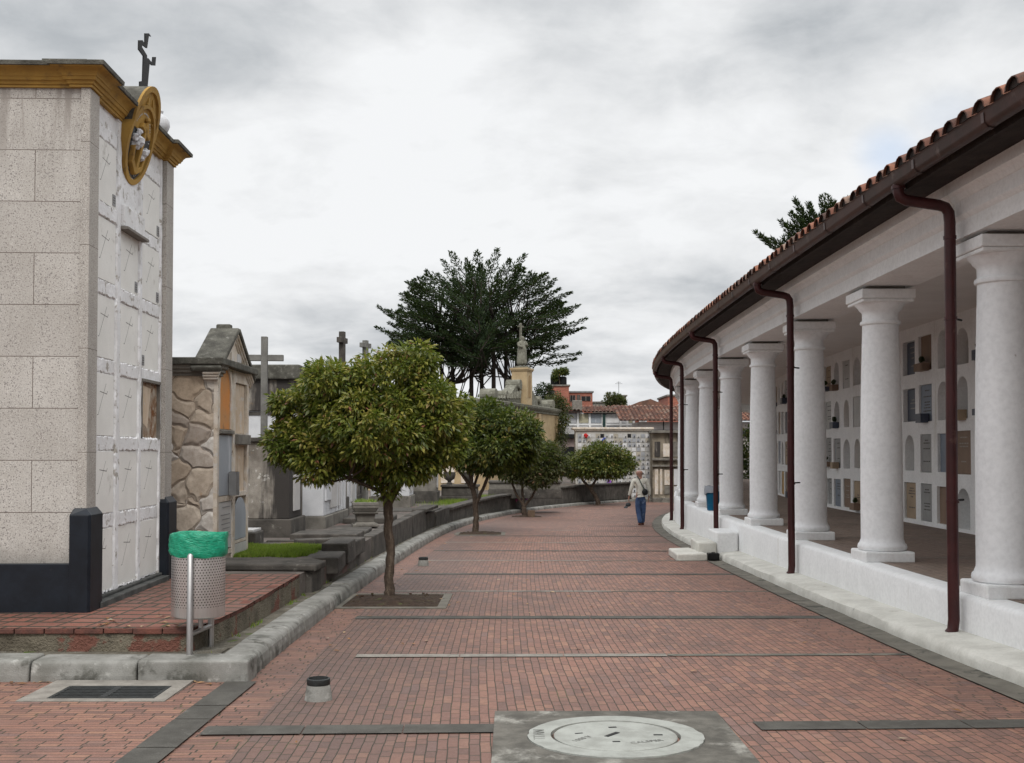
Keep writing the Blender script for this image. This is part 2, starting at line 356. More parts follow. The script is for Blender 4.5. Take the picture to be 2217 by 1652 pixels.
def rubble():
    t = NT('rubble_stone'); p = t.pos()
    wn = t.n('ShaderNodeTexNoise'); wn.inputs['Scale'].default_value = 2.5; t.l(p, wn.inputs[0])
    mx = t.n('ShaderNodeMix', data_type='VECTOR'); mx.inputs[0].default_value = .26; t.l(p, mx.inputs[4]); t.l(wn.outputs[1], mx.inputs[5])
    v = t.n('ShaderNodeTexVoronoi', feature='F1'); t.l(mx.outputs[1], v.inputs['Vector']); v.inputs['Scale'].default_value = 4.3
    e = t.n('ShaderNodeTexVoronoi', feature='DISTANCE_TO_EDGE'); t.l(mx.outputs[1], e.inputs['Vector']); e.inputs['Scale'].default_value = 4.3
    s = t.n('ShaderNodeSeparateColor'); t.l(v.outputs['Color'], s.inputs[0])
    rp = t.n('ShaderNodeValToRGB'); el = rp.color_ramp.elements
    cs = [(0, (.50, .41, .32)), (.25, (.60, .52, .43)), (.45, (.66, .64, .61)), (.6, (.56, .44, .32)), (.8, (.36, .31, .27)), (1, (.64, .57, .50))]
    while len(el) < len(cs): el.new(.5)
    for q, (a, c) in zip(el, cs): q.position = a; q.color = (*c, 1)
    t.l(s.outputs[0], rp.inputs[0])
    n = t.noise(p, 9, 6, .7); col = t.mix(t.step(n, .35, .7, 0, .4), rp.outputs[0], (.20, .145, .10))
    col = t.mix(t.step(t.noise(p, 3, 5, .7), .6, .7, 0, .6), col, (.42, .22, .10))
    m = t.step(t.math('ADD', e.outputs['Distance'], t.math('MULTIPLY', t.math('SUBTRACT', n, .5), .06)), .0, .018); col = t.mix(m, (.17, .135, .105), col); col = t.mix(t.step(t.noise(p, 30, 4, .7), .4, .7, 0, .3), col, (.22, .17, .13))
    t.bump(t.math('ADD', t.math('MULTIPLY', t.step(e.outputs['Distance'], 0, .12), 1), t.math('MULTIPLY', n, .3)), .8, .03)
    return t.done(col, .85)
M['rubble'] = rubble()
M['oldpl'] = wmat('old_plaster', (.66, .60, .53), (.52, .43, .33), 5, .9, .6, .012, patch=[((.56, .53, .50), .55, .62, 6), ((.20, .15, .115), .60, .70, 9)], streak=((.22, .175, .14), .58, .8, 6))
M['orange'] = wmat('orange_niche', (.62, .25, .07), (.50, .26, .11), 3, .9, .3, .006, patch=((.24, .14, .08), .56, .7, 5))
M['tanpl'] = wmat('tan_niche', (.60, .50, .39), (.50, .38, .27), 4, .9, .5, .01, streak=((.24, .17, .12), .55, .75, 7), patch=((.52, .50, .47), .57, .65, 6))
M['marble'] = wmat('grey_marble', (.40, .41, .42), (.33, .34, .35), 3, .5, .1, .003, patch=((.52, .53, .54), .6, .7, 4))
M['marblew'] = wmat('white_marble', (.55, .54, .53), (.47, .46, .45), 3, .5, .1, .003)
M['bluepl'] = wmat('blue_marble', (.36, .39, .43), (.30, .33, .37), 2, .5, .1, .003, streak=((.50, .52, .55), .55, .65, 3))
M['stained'] = wmat('stained_plaster', (.34, .31, .27), (.15, .13, .11), 3, .95, .6, .012, streak=((.045, .040, .037), .42, .53, 1.9), patch=[((.50, .48, .44), .60, .66, 7), ((.30, .19, .09), .64, .7, 5)])
M['dstone'] = wmat('dark_grave_stone', (.098, .088, .077), (.045, .041, .036), 3.5, .92, .6, .012, patch=((.20, .19, .165), .60, .72, 5), streak=((.045, .042, .038), .55, .75, 3))
M['mstone'] = wmat('mid_grave_stone', (.21, .195, .17), (.125, .115, .10), 4, .92, .6, .012, patch=((.07, .065, .058), .56, .70, 3))
M['wtomb'] = wmat('whitewashed_tomb', (.62, .625, .64), (.52, .525, .54), 3, .85, .4, .008, streak=((.36, .34, .31), .60, .80, 4))
M['gcol'] = wmat('grey_cross_concrete', (.20, .195, .18), (.13, .125, .115), 5, .9, .5, .008)
M['ochw'] = wmat('ochre_wall', (.45, .345, .205), (.36, .265, .155), 2.0, .9, .5, .01, patch=((.27, .205, .14), .56, .72, 2.5), streak=((.22, .175, .125), .56, .78, 3))
M['gstat'] = wmat('lichen_stone', (.21, .205, .165), (.12, .115, .09), 4, .95, .7, .02, patch=((.30, .30, .26), .58, .68, 8))
def two(name, c, e): return wmat(name, c, sc(c, .8), 3, e)
def redbrick():
    t = NT('red_brick_wall'); p = t.pos(); br = t.n('ShaderNodeTexBrick')
    s = t.n('ShaderNodeSeparateXYZ'); t.l(p, s.inputs[0]); c = t.n('ShaderNodeCombineXYZ')
    t.l(t.math('ADD', s.outputs[0], s.outputs[1]), c.inputs[0]); t.l(s.outputs[2], c.inputs[1]); t.l(c.outputs[0], br.inputs[0])
    br.inputs['Scale'].default_value = 1; br.inputs['Brick Width'].default_value = .4; br.inputs['Row Height'].default_value = .13; br.inputs['Mortar Size'].default_value = .012
    br.inputs['Color1'].default_value = (.36, .115, .07, 1); br.inputs['Color2'].default_value = (.25, .075, .05, 1); br.inputs['Mortar'].default_value = (.25, .16, .12, 1)
    col = t.mix(t.step(t.noise(p, .8, 5, .7), .5, .75, 0, .45), br.outputs[0], (.16, .09, .07))
    return t.done(col, .9)
M['redb'] = redbrick()
def tint_mat(name, cols, rough=.6, trans=0.0, nz=None, spec=.3):
    t = NT(name); at = t.n('ShaderNodeAttribute'); at.attribute_name = 'tint'
    rp = t.n('ShaderNodeValToRGB'); el = rp.color_ramp.elements
    while len(el) < len(cols): el.new(.5)
    for q, (a, c) in zip(el, cols): q.position = a; q.color = (*c, 1)
    t.l(at.outputs['Fac'], rp.inputs[0]); col = rp.outputs[0]
    if nz:
        n = t.noise(t.pos(), nz[0], 5, .7); col = t.mix(t.step(n, nz[1], nz[2], 0, nz[4] if len(nz) > 4 else .7), col, nz[3])
    m = t.done(col, rough, 0, spec)
    if trans:
        tr = t.n('ShaderNodeBsdfTranslucent'); t.put(tr.inputs[0], t.mix(.5, col, (.20, .30, .03)))
        mx = t.n('ShaderNodeMixShader'); mx.inputs[0].default_value = trans
        t.l(t.b.outputs[0], mx.inputs[1]); t.l(tr.outputs[0], mx.inputs[2]); t.l(mx.outputs[0], t.out.inputs[0])
    return m
M['rtile'] = tint_mat('clay_roof_tile', [(0, (.07, .036, .028)), (.35, (.17, .070, .045)), (.7, (.26, .115, .072)), (1, (.24, .17, .13))], .9, nz=(3, .46, .62, (.060, .045, .038), .8))
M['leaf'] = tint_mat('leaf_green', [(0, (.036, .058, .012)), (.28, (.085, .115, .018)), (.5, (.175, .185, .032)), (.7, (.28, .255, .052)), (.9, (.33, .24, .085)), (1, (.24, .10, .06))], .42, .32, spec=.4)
M['leafd'] = tint_mat('leaf_dark_green', [(0, (.020, .033, .008)), (.4, (.048, .068, .013)), (.7, (.15, .16, .030)), (1, (.27, .18, .065))], .45, .22, spec=.4)
M['leafo'] = tint_mat('leaf_olive', [(0, (.024, .030, .010)), (.5, (.055, .060, .018)), (.85, (.13, .10, .04)), (1, (.16, .08, .045))], .5, .22)
M['cypl'] = tint_mat('cypress_foliage', [(0, (.010, .018, .009)), (.6, (.024, .040, .016)), (1, (.050, .065, .026))], .7, .10, spec=.15)
M['grass'] = tint_mat('grass_blades', [(0, (.06, .10, .012)), (.6, (.17, .27, .025)), (1, (.22, .23, .06))], .6, .3)
M['bark'] = wmat('tree_bark', (.10, .072, .052), (.05, .036, .027), 18, .95, .9, .02, streak=((.15, .115, .085), .52, .7, 22))
M['cbark'] = wmat('cypress_bark', (.045, .035, .028), (.028, .022, .018), 5, .95, .8, .03)
SUN_E = 1.4
EXPO = 0.42
SKY_BLOBS = [(250, 20, .16, 1.8, -.26), (1330, 130, .13, 1.6, -.30), (1780, 120, .10, 1.5, -.20), (620, 260, .16, 1.5, .16), (1450, 330, .12, 2.0, .12), (1900, 420, .16, 1.2, .16), (1050, 450, .22, 2.0, .06), (1330, 770, .08, 2.2, -.16), (500, 640, .12, 1.5, -.02)]
SKY_RAMP = [(0, (.27, .29, .315)), (.3, (.37, .39, .41)), (.55, (.49, .505, .52)), (.8, (.61, .62, .63)), (1, (.68, .69, .70))]
# ================================================================== SETTING
def rz(dz): return lambda y: R(y) + dz
g = MB(); g.add([(-400, -60, -.35), (500, -60, -.35), (500, 900, -1.25), (-400, 900, -1.25)], [(0, 1, 2, 3)])
g.v[0] = (-400, -60, -.30); g.v[1] = (500, -60, -.30)
gv = [(-400, -60, -.12), (500, -60, -.12), (500, 62, R(62) - .12), (-400, 62, R(62) - .12), (500, 900, R(62) - .12), (-400, 900, R(62) - .12)]
g = MB(); g.add(gv, [(0, 1, 2, 3), (3, 2, 4, 5)]); struct(g.build('ground', M['dconc']))
ysr = rng(-8, 62, .5)
OE = -1.06       # brick edge next to the gutter channel
OB, OK_ = -6.30, -6.72
rd = MB(); sweep(rd, ysr, [(OB, rz(0)), (-4.5, rz(0)), (-2.8, rz(0)), (OE, rz(0))])
# uv for this sweep: (s, off); keep bricks running along the road
struct(rd.build('road', M['road']))
rr_ = MB(); sweep(rr_, ysr, [(-1.50, rz(.003)), (OE, rz(.003))], swap=True); struct(rr_.build('road_edge_course', M['side']))
rb = MB(); sweep(rb, ysr, [(OK_ - .2, rz(0)), (OB, rz(0))], swap=True)
struct(rb.build('road_border', M['border']))
# far part of the road round the bend
fr = MB(); sweep(fr, rng(56, 67, 1), [(-30, rz(-.02)), (-6.9, rz(-.02))]); struct(fr.build('road_bend', M['road']))
# side pavement at the lower left, bricks lying across
sp_ = MB(); X0, X1 = -16, -2.21
vs = [(X0, -4, R(-4)), (X1, -4, R(-4)), (X1, 8.72, R(8.72)), (X0, 8.72, R(8.72))]
sp_.add([(a, b, c + .004) for a, b, c in vs], [(0, 1, 2, 3)], 0, [[(a, b) for a, b, c in vs]])
struct(sp_.build('side_pavement', M['side']))
st = MB(); yy = [-3.0, -1.9, -.9, .2, 1.3, 2.4, 3.45, 4.5, 5.6, 6.55, 7.3, 7.72, 8.62]
for a, b in zip(yy, yy[1:]):
    xa, xb = -2.21 + .0, -1.97
    st.add([(xa, a + .006, R(a) + .009), (xb, a + .006, R(a) + .009), (xb, b - .006, R(b) + .009), (xa, b - .006, R(b) + .009)], [(0, 1, 2, 3)])
struct(st.build('paving_strip', M['dconc']))
# dark and light bands across the road
for nm, mt, y0, st_, w in (('dark_paving_bands', 'dconc', 7.24, 5.2, .115), ('light_paving_bands', 'lconc', 9.92, 5.2, .065), ('worn_paving_bands', 'chan', 9.92, 5.2, .05)):
    b = MB(); s = S_of(y0); k = 0
    while s < S_of(60):
        if nm[0] == 'd' and k == 0: segs = [(-6.60, -4.72), (-3.10, OE)]
        elif nm[0] == 'l': segs = [(OB + .35 * (k == 0), -3.2)]
        elif nm[0] == 'w': segs = [(-3.195, OE)]
        else: segs = [(OB, OE)]
        for (oa, ob) in segs:
            yA, yB = Y_of(s - w), Y_of(s + w)
            n = 6 if k else 3
            for q in range(n):
                o1 = oa + (ob - oa) * q / n + .004; o2 = oa + (ob - oa) * (q + 1) / n - .004
                z1, z2 = .006, .006
                p = [pt(yA, o1), pt(yA, o2), pt(yB, o2), pt(yB, o1)]
                b.add([(a.x, a.y, R(a.y) + .006) for a in p], [(0, 1, 2, 3)])
        s += st_; k += 1
    struct(b.build(nm, M[mt]))
# gutter channel
ch = MB()
sweep(ch, rng(-8, 60, .5), [(OE, rz(.012)), (-1.0, rz(-.004)), (-.90, rz(-.012)), (-.74, rz(.004))])
struct(ch.build('drain_channel', M['chan']))
# ------------------------------------------------------------------ kerb
kb = MB(); random.seed(3)
KO, KI = -6.65, -6.93
def kerbstone(p0, p1, n0, n1, h=.165, wd=.27, tp=.06):
    """outer bottom edge p0->p1, inward normals n0,n1"""
    v = []
    j = random.uniform(-.006, .006)
    for p, n in ((p0, n0), (p1, n1)):
        zb = R(p.y); zt = zb + h + j
        prof = [(0, zb - .1), (0, zb + .05), (.010, zt - .05), (.010 + tp * .3, zt - .014), (.03 + tp * .6, zt), (wd, zt + .004), (wd, zb - .1)]
        for (o, z) in prof: v.append((p.x + n.x * o, p.y + n.y * o, z))
    k = 7
    fs = [tuple(range(k)), tuple(range(k, 2 * k))[::-1]] + [(i, k + i, k + (i + 1) % k, (i + 1) % k) for i in range(k)]
    kb.add(v, fs)
s = S_of(8.93); corner = pt(8.62, KO)
while s < S_of(61):
    L = .80 if s < 60 else .8
    ya, yb = Y_of(s + .016), Y_of(s + L - .016)
    na, nb = nrm(ya), nrm(yb)
    kerbstone(pt(ya, KO), pt(yb, KO), Vector((-na[0], -na[1])), Vector((-nb[0], -nb[1])))
    s += L
kerb_o = kb; kb2 = kb
# front run, turning left
p = Vector((corner.x + .0, 8.60)); x = p.x
lens = [.86, .83, .83, .83, .83, .83, .83, .83, .83, .83, .83]
for i, L in enumerate(lens):
    xa, xb = x, x - L
    a_ = Vector((xa - (0 if i == 0 else .006), 8.60 + .0)); b_ = Vector((xb + .006, 8.60))
    if i == 0: kb.box(b_.x, 8.60, -.30, a_.x, 8.925, R(8.6) + .168)
    else: kerbstone(b_, a_, Vector((0, 1)), Vector((0, 1)), h=.165, tp=.03, wd=.32)
    x = xb
ko = kb.build('kerb', M['kerb'], bevel=.02, seg=3); struct(ko)
# verge strip between kerb and terraces
vg = MB(); sweep(vg, rng(9.25, 60, .75), [(-9.6, rz(.150)), (-7.2, rz(.150)), (KI + .01, rz(.158))])
vg.add([(-14, 8.9, .0), (-2.35, 8.9, .0), (-2.35, 9.3, .0), (-14, 9.3, .0)], [(0, 1, 2, 3)])
struct(vg.build('verge', wmat('verge_dirt', (.16, .145, .115), (.085, .075, .058), 6, .95, .7, .02, patch=((.21, .20, .175), .55, .68, 3), speck=((.07, .10, .02), .66, 5), fine=70)))
# ------------------------------------------------------------------ terraces and cemetery floor
def slab_poly(poly, z0, z1): m = MB(); m.prism([(x, y, z0) for x, y in poly], (0, 0, z1 - z0)); return m
tp = [(-2.60, 9.06), (-2.52, 9.6), (-2.48, 10.3), (-2.50, 13.15), (-12, 13.15), (-12, 9.06)]
t_ = MB(); t_.add([(x, y, .19) for x, y in tp], [tuple(range(6))], 0, [[(x * .9985 - y * .055, y * .9985 + x * .055) for x, y in tp]])
struct(t_.build('tiled_pavement', M['tiles']))
wl = thing('retaining_wall', 'low rough stone wall carrying the red tiled pavement in front of the tomb tower', 'low wall', (-2.6, 9.06, 0))
m = MB(); inset = .012
pol = [(x + 2.6 - inset * (x > -3), y - 9.06 + (.012 if y < 9.1 else 0)) for x, y in tp]
m.prism([(x, y, -.12) for x, y in pol], (0, 0, .265)); m.build('stone_core', wmat('rough_wall_stone', (.20, .175, .13), (.10, .085, .062), 2.6, .95, 1, .03, patch=[((.17, .075, .055), .55, .60, 1.9), ((.05, .045, .035), .60, .68, 4)], fine=50), wl)
m = MB(); random.seed(11)     # tile edge course
def edge_course(m, a, b, z, h, d, L):
    a = Vector(a); b = Vector(b); n = max(1, int((b - a).length / L)); ang = math.atan2(b.y - a.y, b.x - a.x)
    for i in range(n):
        c = a + (b - a) * ((i + .5) / n)
        dx = random.uniform(-.008, .008)
        nn = Vector((-math.sin(ang), math.cos(ang)))
        q = c + nn * (d / 2 + dx)
        m.obox((q.x, q.y, z - h / 2 + random.uniform(-.004, .004)), ((b - a).length / n - .008, d, h + random.uniform(-.006, .006)), ang)
edge_course(m, (-9.4, -.012), (0.0, -.012), .1875, .042, .10, .235)
for a, b in zip(pol[0:3], pol[1:4]): edge_course(m, a, b, .1875, .042, .10, .235)
m.build('tile_edge', wmat('tile_edge_clay', (.16, .062, .045), (.085, .042, .034), 8, .9, .6, .01, fine=60), wl, bevel=.006)
# dark stone floor beyond
df = MB()
df.prism([(-12, 13.15, -.2), (-2.52, 13.15, -.2), (-2.50, 14.2, -.2), (-12, 14.2, -.2)], (0, 0, .375))
df.prism([(-30, 14.2, -.4), (-2.46, 14.2, -.4), (-2.42, 17.6, -.4), (-30, 17.6, -.4)], (0, 0, .60))
df.prism([(-40, 17.6, -.4), (-2.42, 17.6, -.4), (-2.38, 27.3, -.4), (-2.30, 27.3, -.4), (-40, 27.3, -.4)], (0, 0, .56))
fv = [(-80, 27.3), (-2.3, 27.3)] + [tuple(pt(y, -7.16).xy) for y in (29, 32, 35, 38, 41, 44, 47, 50, 53, 56, 60)] + [(12, 72), (12, 110), (-80, 110)]
df.prism([(a, b, -1.2) for a, b in fv], (0, 0, 1.12))
struct(df.build('cemetery_ground', wmat('cemetery_paving', (.15, .13, .115), (.07, .062, .055), 1.8, .95, .6, .02, patch=[((.17, .10, .085), .55, .64, 1.1), ((.22, .21, .185), .60, .68, 3)], fine=60)))
gr = MB(); random.seed(5)     # grave plot grass
def grass_patch(mb, poly_fn, n, z, h=.05):
    for i in range(n):
        q = poly_fn()
        if q is None: continue
        x, y = q; a = random.uniform(0, 6.28); l = random.uniform(.5, 1) * h; w = .0055
        dx, dy = math.cos(a) * w, math.sin(a) * w; bx, by = random.uniform(-1, 1) * l * .5, random.uniform(-1, 1) * l * .5
        mb.add([(x - dx, y - dy, z), (x + dx, y + dy, z), (x + bx, y + by, z + l)], [(0, 1, 2)], 0, None, random.random())
def plot1():
    x = random.uniform(-4.05, -2.72); y = random.uniform(15.0, 17.0)
    e = math.sin(x * 9) * .08 + math.sin(y * 7) * .06
    if y < 15.1 + e or y > 16.9 + e or x > -2.78 + e: return None
    return x, y
grass_patch(gr, plot1, 26000, .20, .07)
tag(gr.build('grass', M['grass'], tintattr=True), kind='stuff')
gr = MB(); random.seed(6)
def plot2():
    y = random.gauss(38, 1.4); o = -7.45 - abs(random.gauss(0, .5)); q = pt(y, o); return q.x, q.y
grass_patch(gr, plot2, 7000, -.085, .16)
for i in range(1500):   # tufts along the verge and the terrace foot
    y = random.uniform(9.2, 24); o = -7.0 - random.random() ** 2 * .22; n_ = math.sin(y * 3.1) + math.sin(y * 7.7)
    if n_ < .6: continue
    q = pt(y, o); l = random.uniform(.015, .05); a = random.uniform(0, 6.28)
    gr.add([(q.x - .005, q.y, R(y) + .155), (q.x + .005, q.y, R(y) + .155), (q.x + math.cos(a) * l * .5, q.y + math.sin(a) * l * .5, R(y) + .155 + l)], [(0, 1, 2)], 0, None, random.random())
tag(gr.build('grass_tufts', M['grass'], tintattr=True), kind='stuff')
# fallen leaves
fl = MB(); random.seed(9)
for i in range(190):
    c = random.random()
    if c < .28: x, y, z = random.uniform(-4.6, -2.3), random.uniform(8.45, 8.58), R(8.5) + .008
    elif c < .45: x, y, z = random.uniform(-3.6, -2.6), random.uniform(9.1, 9.9), .194
    elif c < .62: x, y = random.gauss(-1.5, .9), random.gauss(14, 1.0); z = R(y) + .01
    elif c < .8:
        y = random.uniform(9, 30); x = pt(y, -6.5).x + random.random() ** 2 * 1.2; z = R(y) + .01
    else:
        x, y = random.uniform(-2.2, 3.2), random.uniform(6.2, 22); z = R(y) + .01
    if -2.35 < x < -2.2 and y > 8.5: continue
    a = random.uniform(0, 6.28); l = random.uniform(.018, .045); w = l * .45
    d = Vector((math.cos(a), math.sin(a))); n_ = Vector((-d.y, d.x))
    fl.add([(x - d.x * l, y - d.y * l, z), (x + n_.x * w, y + n_.y * w, z + random.uniform(.002, .012)), (x + d.x * l, y + d.y * l, z + .006), (x - n_.x * w, y - n_.y * w, z + random.uniform(.002, .012))], [(0, 1, 2), (0, 2, 3)], 0, None, random.random())
tag(fl.build('fallen_leaves', tint_mat('dry_leaf', [(0, (.12, .06, .03)), (.5, (.30, .15, .06)), (.8, (.36, .24, .13)), (1, (.30, .27, .2))], .8), tintattr=True), kind='stuff')
# ------------------------------------------------------------------ retaining wall behind the kerb
rw = thing('retaining_wall', 'long dark stained stone wall behind the kerb, stepping down beside the graves', 'low wall', (-2.4, 20, 0))
m = MB()
def rseg(y0, y1, top, o=-6.98, w=.22, st=1.2):
    a = []
    for y in rng(y0, y1, st):
        a.append((pt(y, o), pt(y, o - w)))
    n = len(a); vs = []
    for p1, p2 in a:
        for q, z in ((p1, R(p1.y) - .2), (p1, top), (p2, top), (p2, R(p1.y) - .2)): vs.append((q.x + 2.4, q.y - 20, z))
    fs = [(i*4+j, i*4+(j+1) % 4, (i+1)*4+(j+1) % 4, (i+1)*4+j) for i in range(n-1) for j in range(4)]
    fs += [(0, 1, 2, 3)[::-1], tuple(range(4*n-4, 4*n))]
    m.add(vs, fs)
rseg(19.0, 24.9, .185); rseg(24.93, 27.3, .20, -6.96); rseg(27.33, 29.4, .06, -7.02); rseg(29.43, 31.8, .03, -6.98); rseg(31.83, 62, -.035, -6.98, .25)
m.build('wall_stones', M['dstone'], rw, bevel=.015)
m = MB()
for (y0, y1, z) in ((27.0, 29.2, .21), (31.9, 45, 0.0), (45.1, 61, .02)):
    vs = []; a = rng(y0, y1, 1.3)
    for y in a:
        for o, zz in ((-6.90, z - .06), (-6.90, z + .015), (-7.28, z + .015), (-7.28, z - .06)):
            q = pt(y, o); vs.append((q.x + 2.4, q.y - 20, zz))
    n = len(a); m.add(vs, [(i*4+j, i*4+(j+1) % 4, (i+1)*4+(j+1) % 4, (i+1)*4+j) for i in range(n-1) for j in range(4)] + [(3, 2, 1, 0), tuple(range(4*n-4, 4*n))])
m.build('coping', M['dstone'], rw, bevel=.01)
# ------------------------------------------------------------------ manhole
mh = thing('manhole', 'round concrete manhole cover set in a square stained slab in the brick road', 'manhole', (.63, 6.8, R(6.8)))
m = MB()
n = 64; outer = []; ctr = (.02, 0)
hx0, hx1, hy0, hy1 = -.745, .745, -.80, .72
def sq(t):
    c, s = math.cos(t), math.sin(t); k = min((hx1 if c > 0 else -hx0) / max(abs(c), 1e-6), (hy1 if s > 0 else -hy0) / max(abs(s), 1e-6)); return c * k, s * k
angs = sorted([2 * math.pi * i / n for i in range(n)] + [math.atan2(a, b) % (2 * math.pi) for a in (hy0, hy1) for b in (hx0, hx1)]); n = len(angs)
def zs(y): return -SLOPE * y
vs = []
for t in angs:
    x, y = sq(t); vs.append((x, y, zs(y) + .014))
for t in angs: x, y = .538 * math.cos(t), .538 * math.sin(t); vs.append((x, y, zs(y) + .014))
m.add(vs, [(i, (i + 1) % n, n + (i + 1) % n, n + i) for i in range(n)])
m.add([(x, y, z - .014) for x, y, z in vs[:n]] + vs[:n], [(i, (i + 1) % n, n + (i + 1) % n, n + i) for i in range(n)])
m.build('concrete_slab', M['slab'], mh)
def ringmesh(r0, r1, z, zd, n=72, jit=0):
    m = MB(); vs = []; random.seed(2)
    rr = [r1 + random.uniform(-jit, jit) for _ in range(n)]
    for (r, zz) in ((r0, zd), (r0, z), (None, z), (None, zd)):
        for i in range(n):
            t = 2 * math.pi * i / n; q = rr[i] if r is None else r
            x, y = q * math.cos(t), q * math.sin(t); vs.append((x, y, zs(y) + zz))
    m.add(vs, [(k*n+i, k*n+(i+1) % n, (k+1)*n+(i+1) % n, (k+1)*n+i) for k in range(3) for i in range(n)]); return m
ringmesh(.395, .532, .022, -.03, jit=.006).build('manhole_ring', M['lid'], mh)
m = MB(); vs = [(r * math.cos(2*math.pi*i/64), r * math.sin(2*math.pi*i/64), zs(r * math.sin(2*math.pi*i/64)) + z) for (r, z) in ((.375, -.04), (.375, .018), (.368, .022)) for i in range(64)]
m.add(vs, [(k*64+i, k*64+(i+1) % 64, (k+1)*64+(i+1) % 64, (k+1)*64+i) for k in range(2) for i in range(64)] + [tuple(range(128, 192))])
lid = m.build('manhole_lid', M['lid'], mh)
m = MB(); m.lathe([(.0, -.02), (.54, -.02)], (0, 0, 0), 48); m.build('ring_gap', M['iron'], mh)
for (x, y, a, l, w) in ((-.02, .01, .9, .13, .03), (.26, .0, 0, .055, .02), (-.22, .04, .3, .05, .012), (0, .2, .2, .05, .02), (-.01, -.17, .1, .045, .016)):
    m = MB(); m.obox((x, y, zs(y) + .0235), (l, w, .002), a); m.build('lifting_slot', M['iron'], lid)
ml = M['worn']
textob('engraved_text', 'TITAN', .10, ml, mh, (-.462, -.01, .0235), (0, 0, math.pi / 2 * 1.0 + .0), .0006, 1.0)
textob('engraved_text', '1000 V', .058, ml, mh, (-.21, -.1, .0255), (0, 0, .85), .0006)
textob('engraved_text', 'CALSFER', .055, ml, mh, (.17, -.17, .0265), (0, 0, .35), .0006)
# ------------------------------------------------------------------ drain
dr = thing('drain_grate', 'rectangular iron drain grate in a pale concrete frame at the foot of the kerb', 'drain', (-2.95, 8.16, R(8.16)))
m = MB(); gx0, gx1, gy0, gy1 = -.37, .40, -.215, .21
for (x0, y0, x1, y1) in ((-.55, -.30, .50, gy0), (-.55, gy1, .50, .42), (-.55, gy0, gx0, gy1), (gx1, gy0, .50, gy1)): m.box(x0, y0, -.03, x1, y1, .016)
m.build('concrete_frame', M['lconc'], dr)
m = MB(); m.box(gx0 + .004, gy0 + .004, -.09, gx1 - .004, gy1 - .004, .0065); m.build('pit_shade_plate', M['iron'], dr)  # near-black plate under the bars, its colour stands in for the shaded pit
m = MB()
for (x0, y0, x1, y1) in ((gx0 + .003, gy0 + .003, gx1 - .003, gy0 + .028), (gx0 + .003, gy1 - .028, gx1 - .003, gy1 - .003), (gx0 + .003, gy0 + .028, gx0 + .03, gy1 - .028), (gx1 - .03, gy0 + .028, gx1 - .003, gy1 - .028), (-.01, gy0 + .028, .04, gy1 - .028)): m.box(x0, y0, -.02, x1, y1, .0165)
for i in range(7):
    y = gy0 + .05 + i * .053
    m.box(gx0 + .03, y, -.02, -.01, y + .022, .015); m.box(.04, y, -.02, gx1 - .03, y + .022, .015)
m.build('grate_bars', M['grate'], dr)
# ------------------------------------------------------------------ pipe stubs in the road
def stub(label, x, y):
    t = thing('bollard_stump', label, 'bollard stump', (x, y, R(y)), 0, 'concrete stumps standing in the road')
    m = MB(); m.lathe([(.10, -.02), (.098, .0), (.094, .03), (.085, .09), (.080, .105)], n=28); autosmooth(m.build('concrete_foot', M['kerb'], t), 60)
    m = MB(); m.lathe([(.080, .104), (.083, .108), (.083, .146), (.078, .150), (.070, .150), (.068, .11), (.0, .105)], n=28); autosmooth(m.build('metal_collar', M['grate'], t), 50)
stub('short concrete stump with a black metal collar, the nearer one beside the manhole', -1.385, 7.98)
stub('short concrete stump farther up the road, right of the slender tree trunk', -1.54, 19.3)
# ------------------------------------------------------------------ litter bin
bn = thing('litter_bin', 'perforated stainless steel litter bin with green bag between two posts', 'litter bin', (-2.565, 9.1, .0))
def steelm():
    t = NT('brushed_steel'); p = t.pos('pos', (6, 6, .6))
    n = t.noise(p, 12, 4, .7); col = t.mix(n, (.34, .33, .325), (.50, .49, .48)); t.bump(n, .05, .002)
    return t.done(col, t.step(n, .2, .8, .38, .5), 1)
M['steel'] = steelm()
def perf():
    t = NT('perforated_steel'); uv = t.pos('uv'); s = t.n('ShaderNodeSeparateXYZ'); t.l(uv, s.inputs[0])
    P = .0215; r = t.math('DIVIDE', s.outputs[1], P); row = t.math('FLOOR', r)
    off = t.math('MULTIPLY', t.math('MODULO', t.math('ABSOLUTE', row), 2), .5)
    cx = t.math('SUBTRACT', t.math('FRACT', t.math('ADD', t.math('DIVIDE', s.outputs[0], P * 1.15), off)), .5)
    cy = t.math('SUBTRACT', t.math('FRACT', r), .5)
    d = t.math('SQRT', t.math('ADD', t.math('POWER', cx, 2), t.math('POWER', cy, 2)))
    inb = t.math('MULTIPLY', t.math('GREATER_THAN', s.outputs[1], .375), t.math('LESS_THAN', s.outputs[1], .9))
    hole = t.math('MULTIPLY', t.math('LESS_THAN', d, .23), inb)
    n = t.noise(t.pos('pos', (6, 6, .6)), 12, 4, .7); col = t.mix(n, (.52, .51, .50), (.72, .71, .70))
    col = t.mix(hole, col, (.012, .011, .010))
    m = t.done(col, t.math('MAXIMUM', t.step(n, .2, .8, .30, .42), t.math('MULTIPLY', hole, .9)), t.math('MULTIPLY', t.math('SUBTRACT', 1, hole), .85))
    return m
perfm = perf()
m = MB(); n = 56; vs = []; Rb = .213
prof = [(Rb - .012, .285), (Rb - .003, .29), (Rb, .30), (Rb, .78)]
fs = []; uv = []
for (r, z) in prof:
    for j in range(n): t = 2*math.pi*j/n; vs.append((r*math.cos(t), r*math.sin(t), z))
for i in range(3):
    for j in range(n):
        fs.append((i*n+j, i*n+(j+1) % n, (i+1)*n+(j+1) % n, (i+1)*n+j))
        a, b = j*2*math.pi/n*Rb, (j+1)*2*math.pi/n*Rb
        uv.append([(a, prof[i][1]), (b, prof[i][1]), (b, prof[i+1][1]), (a, prof[i+1][1])])
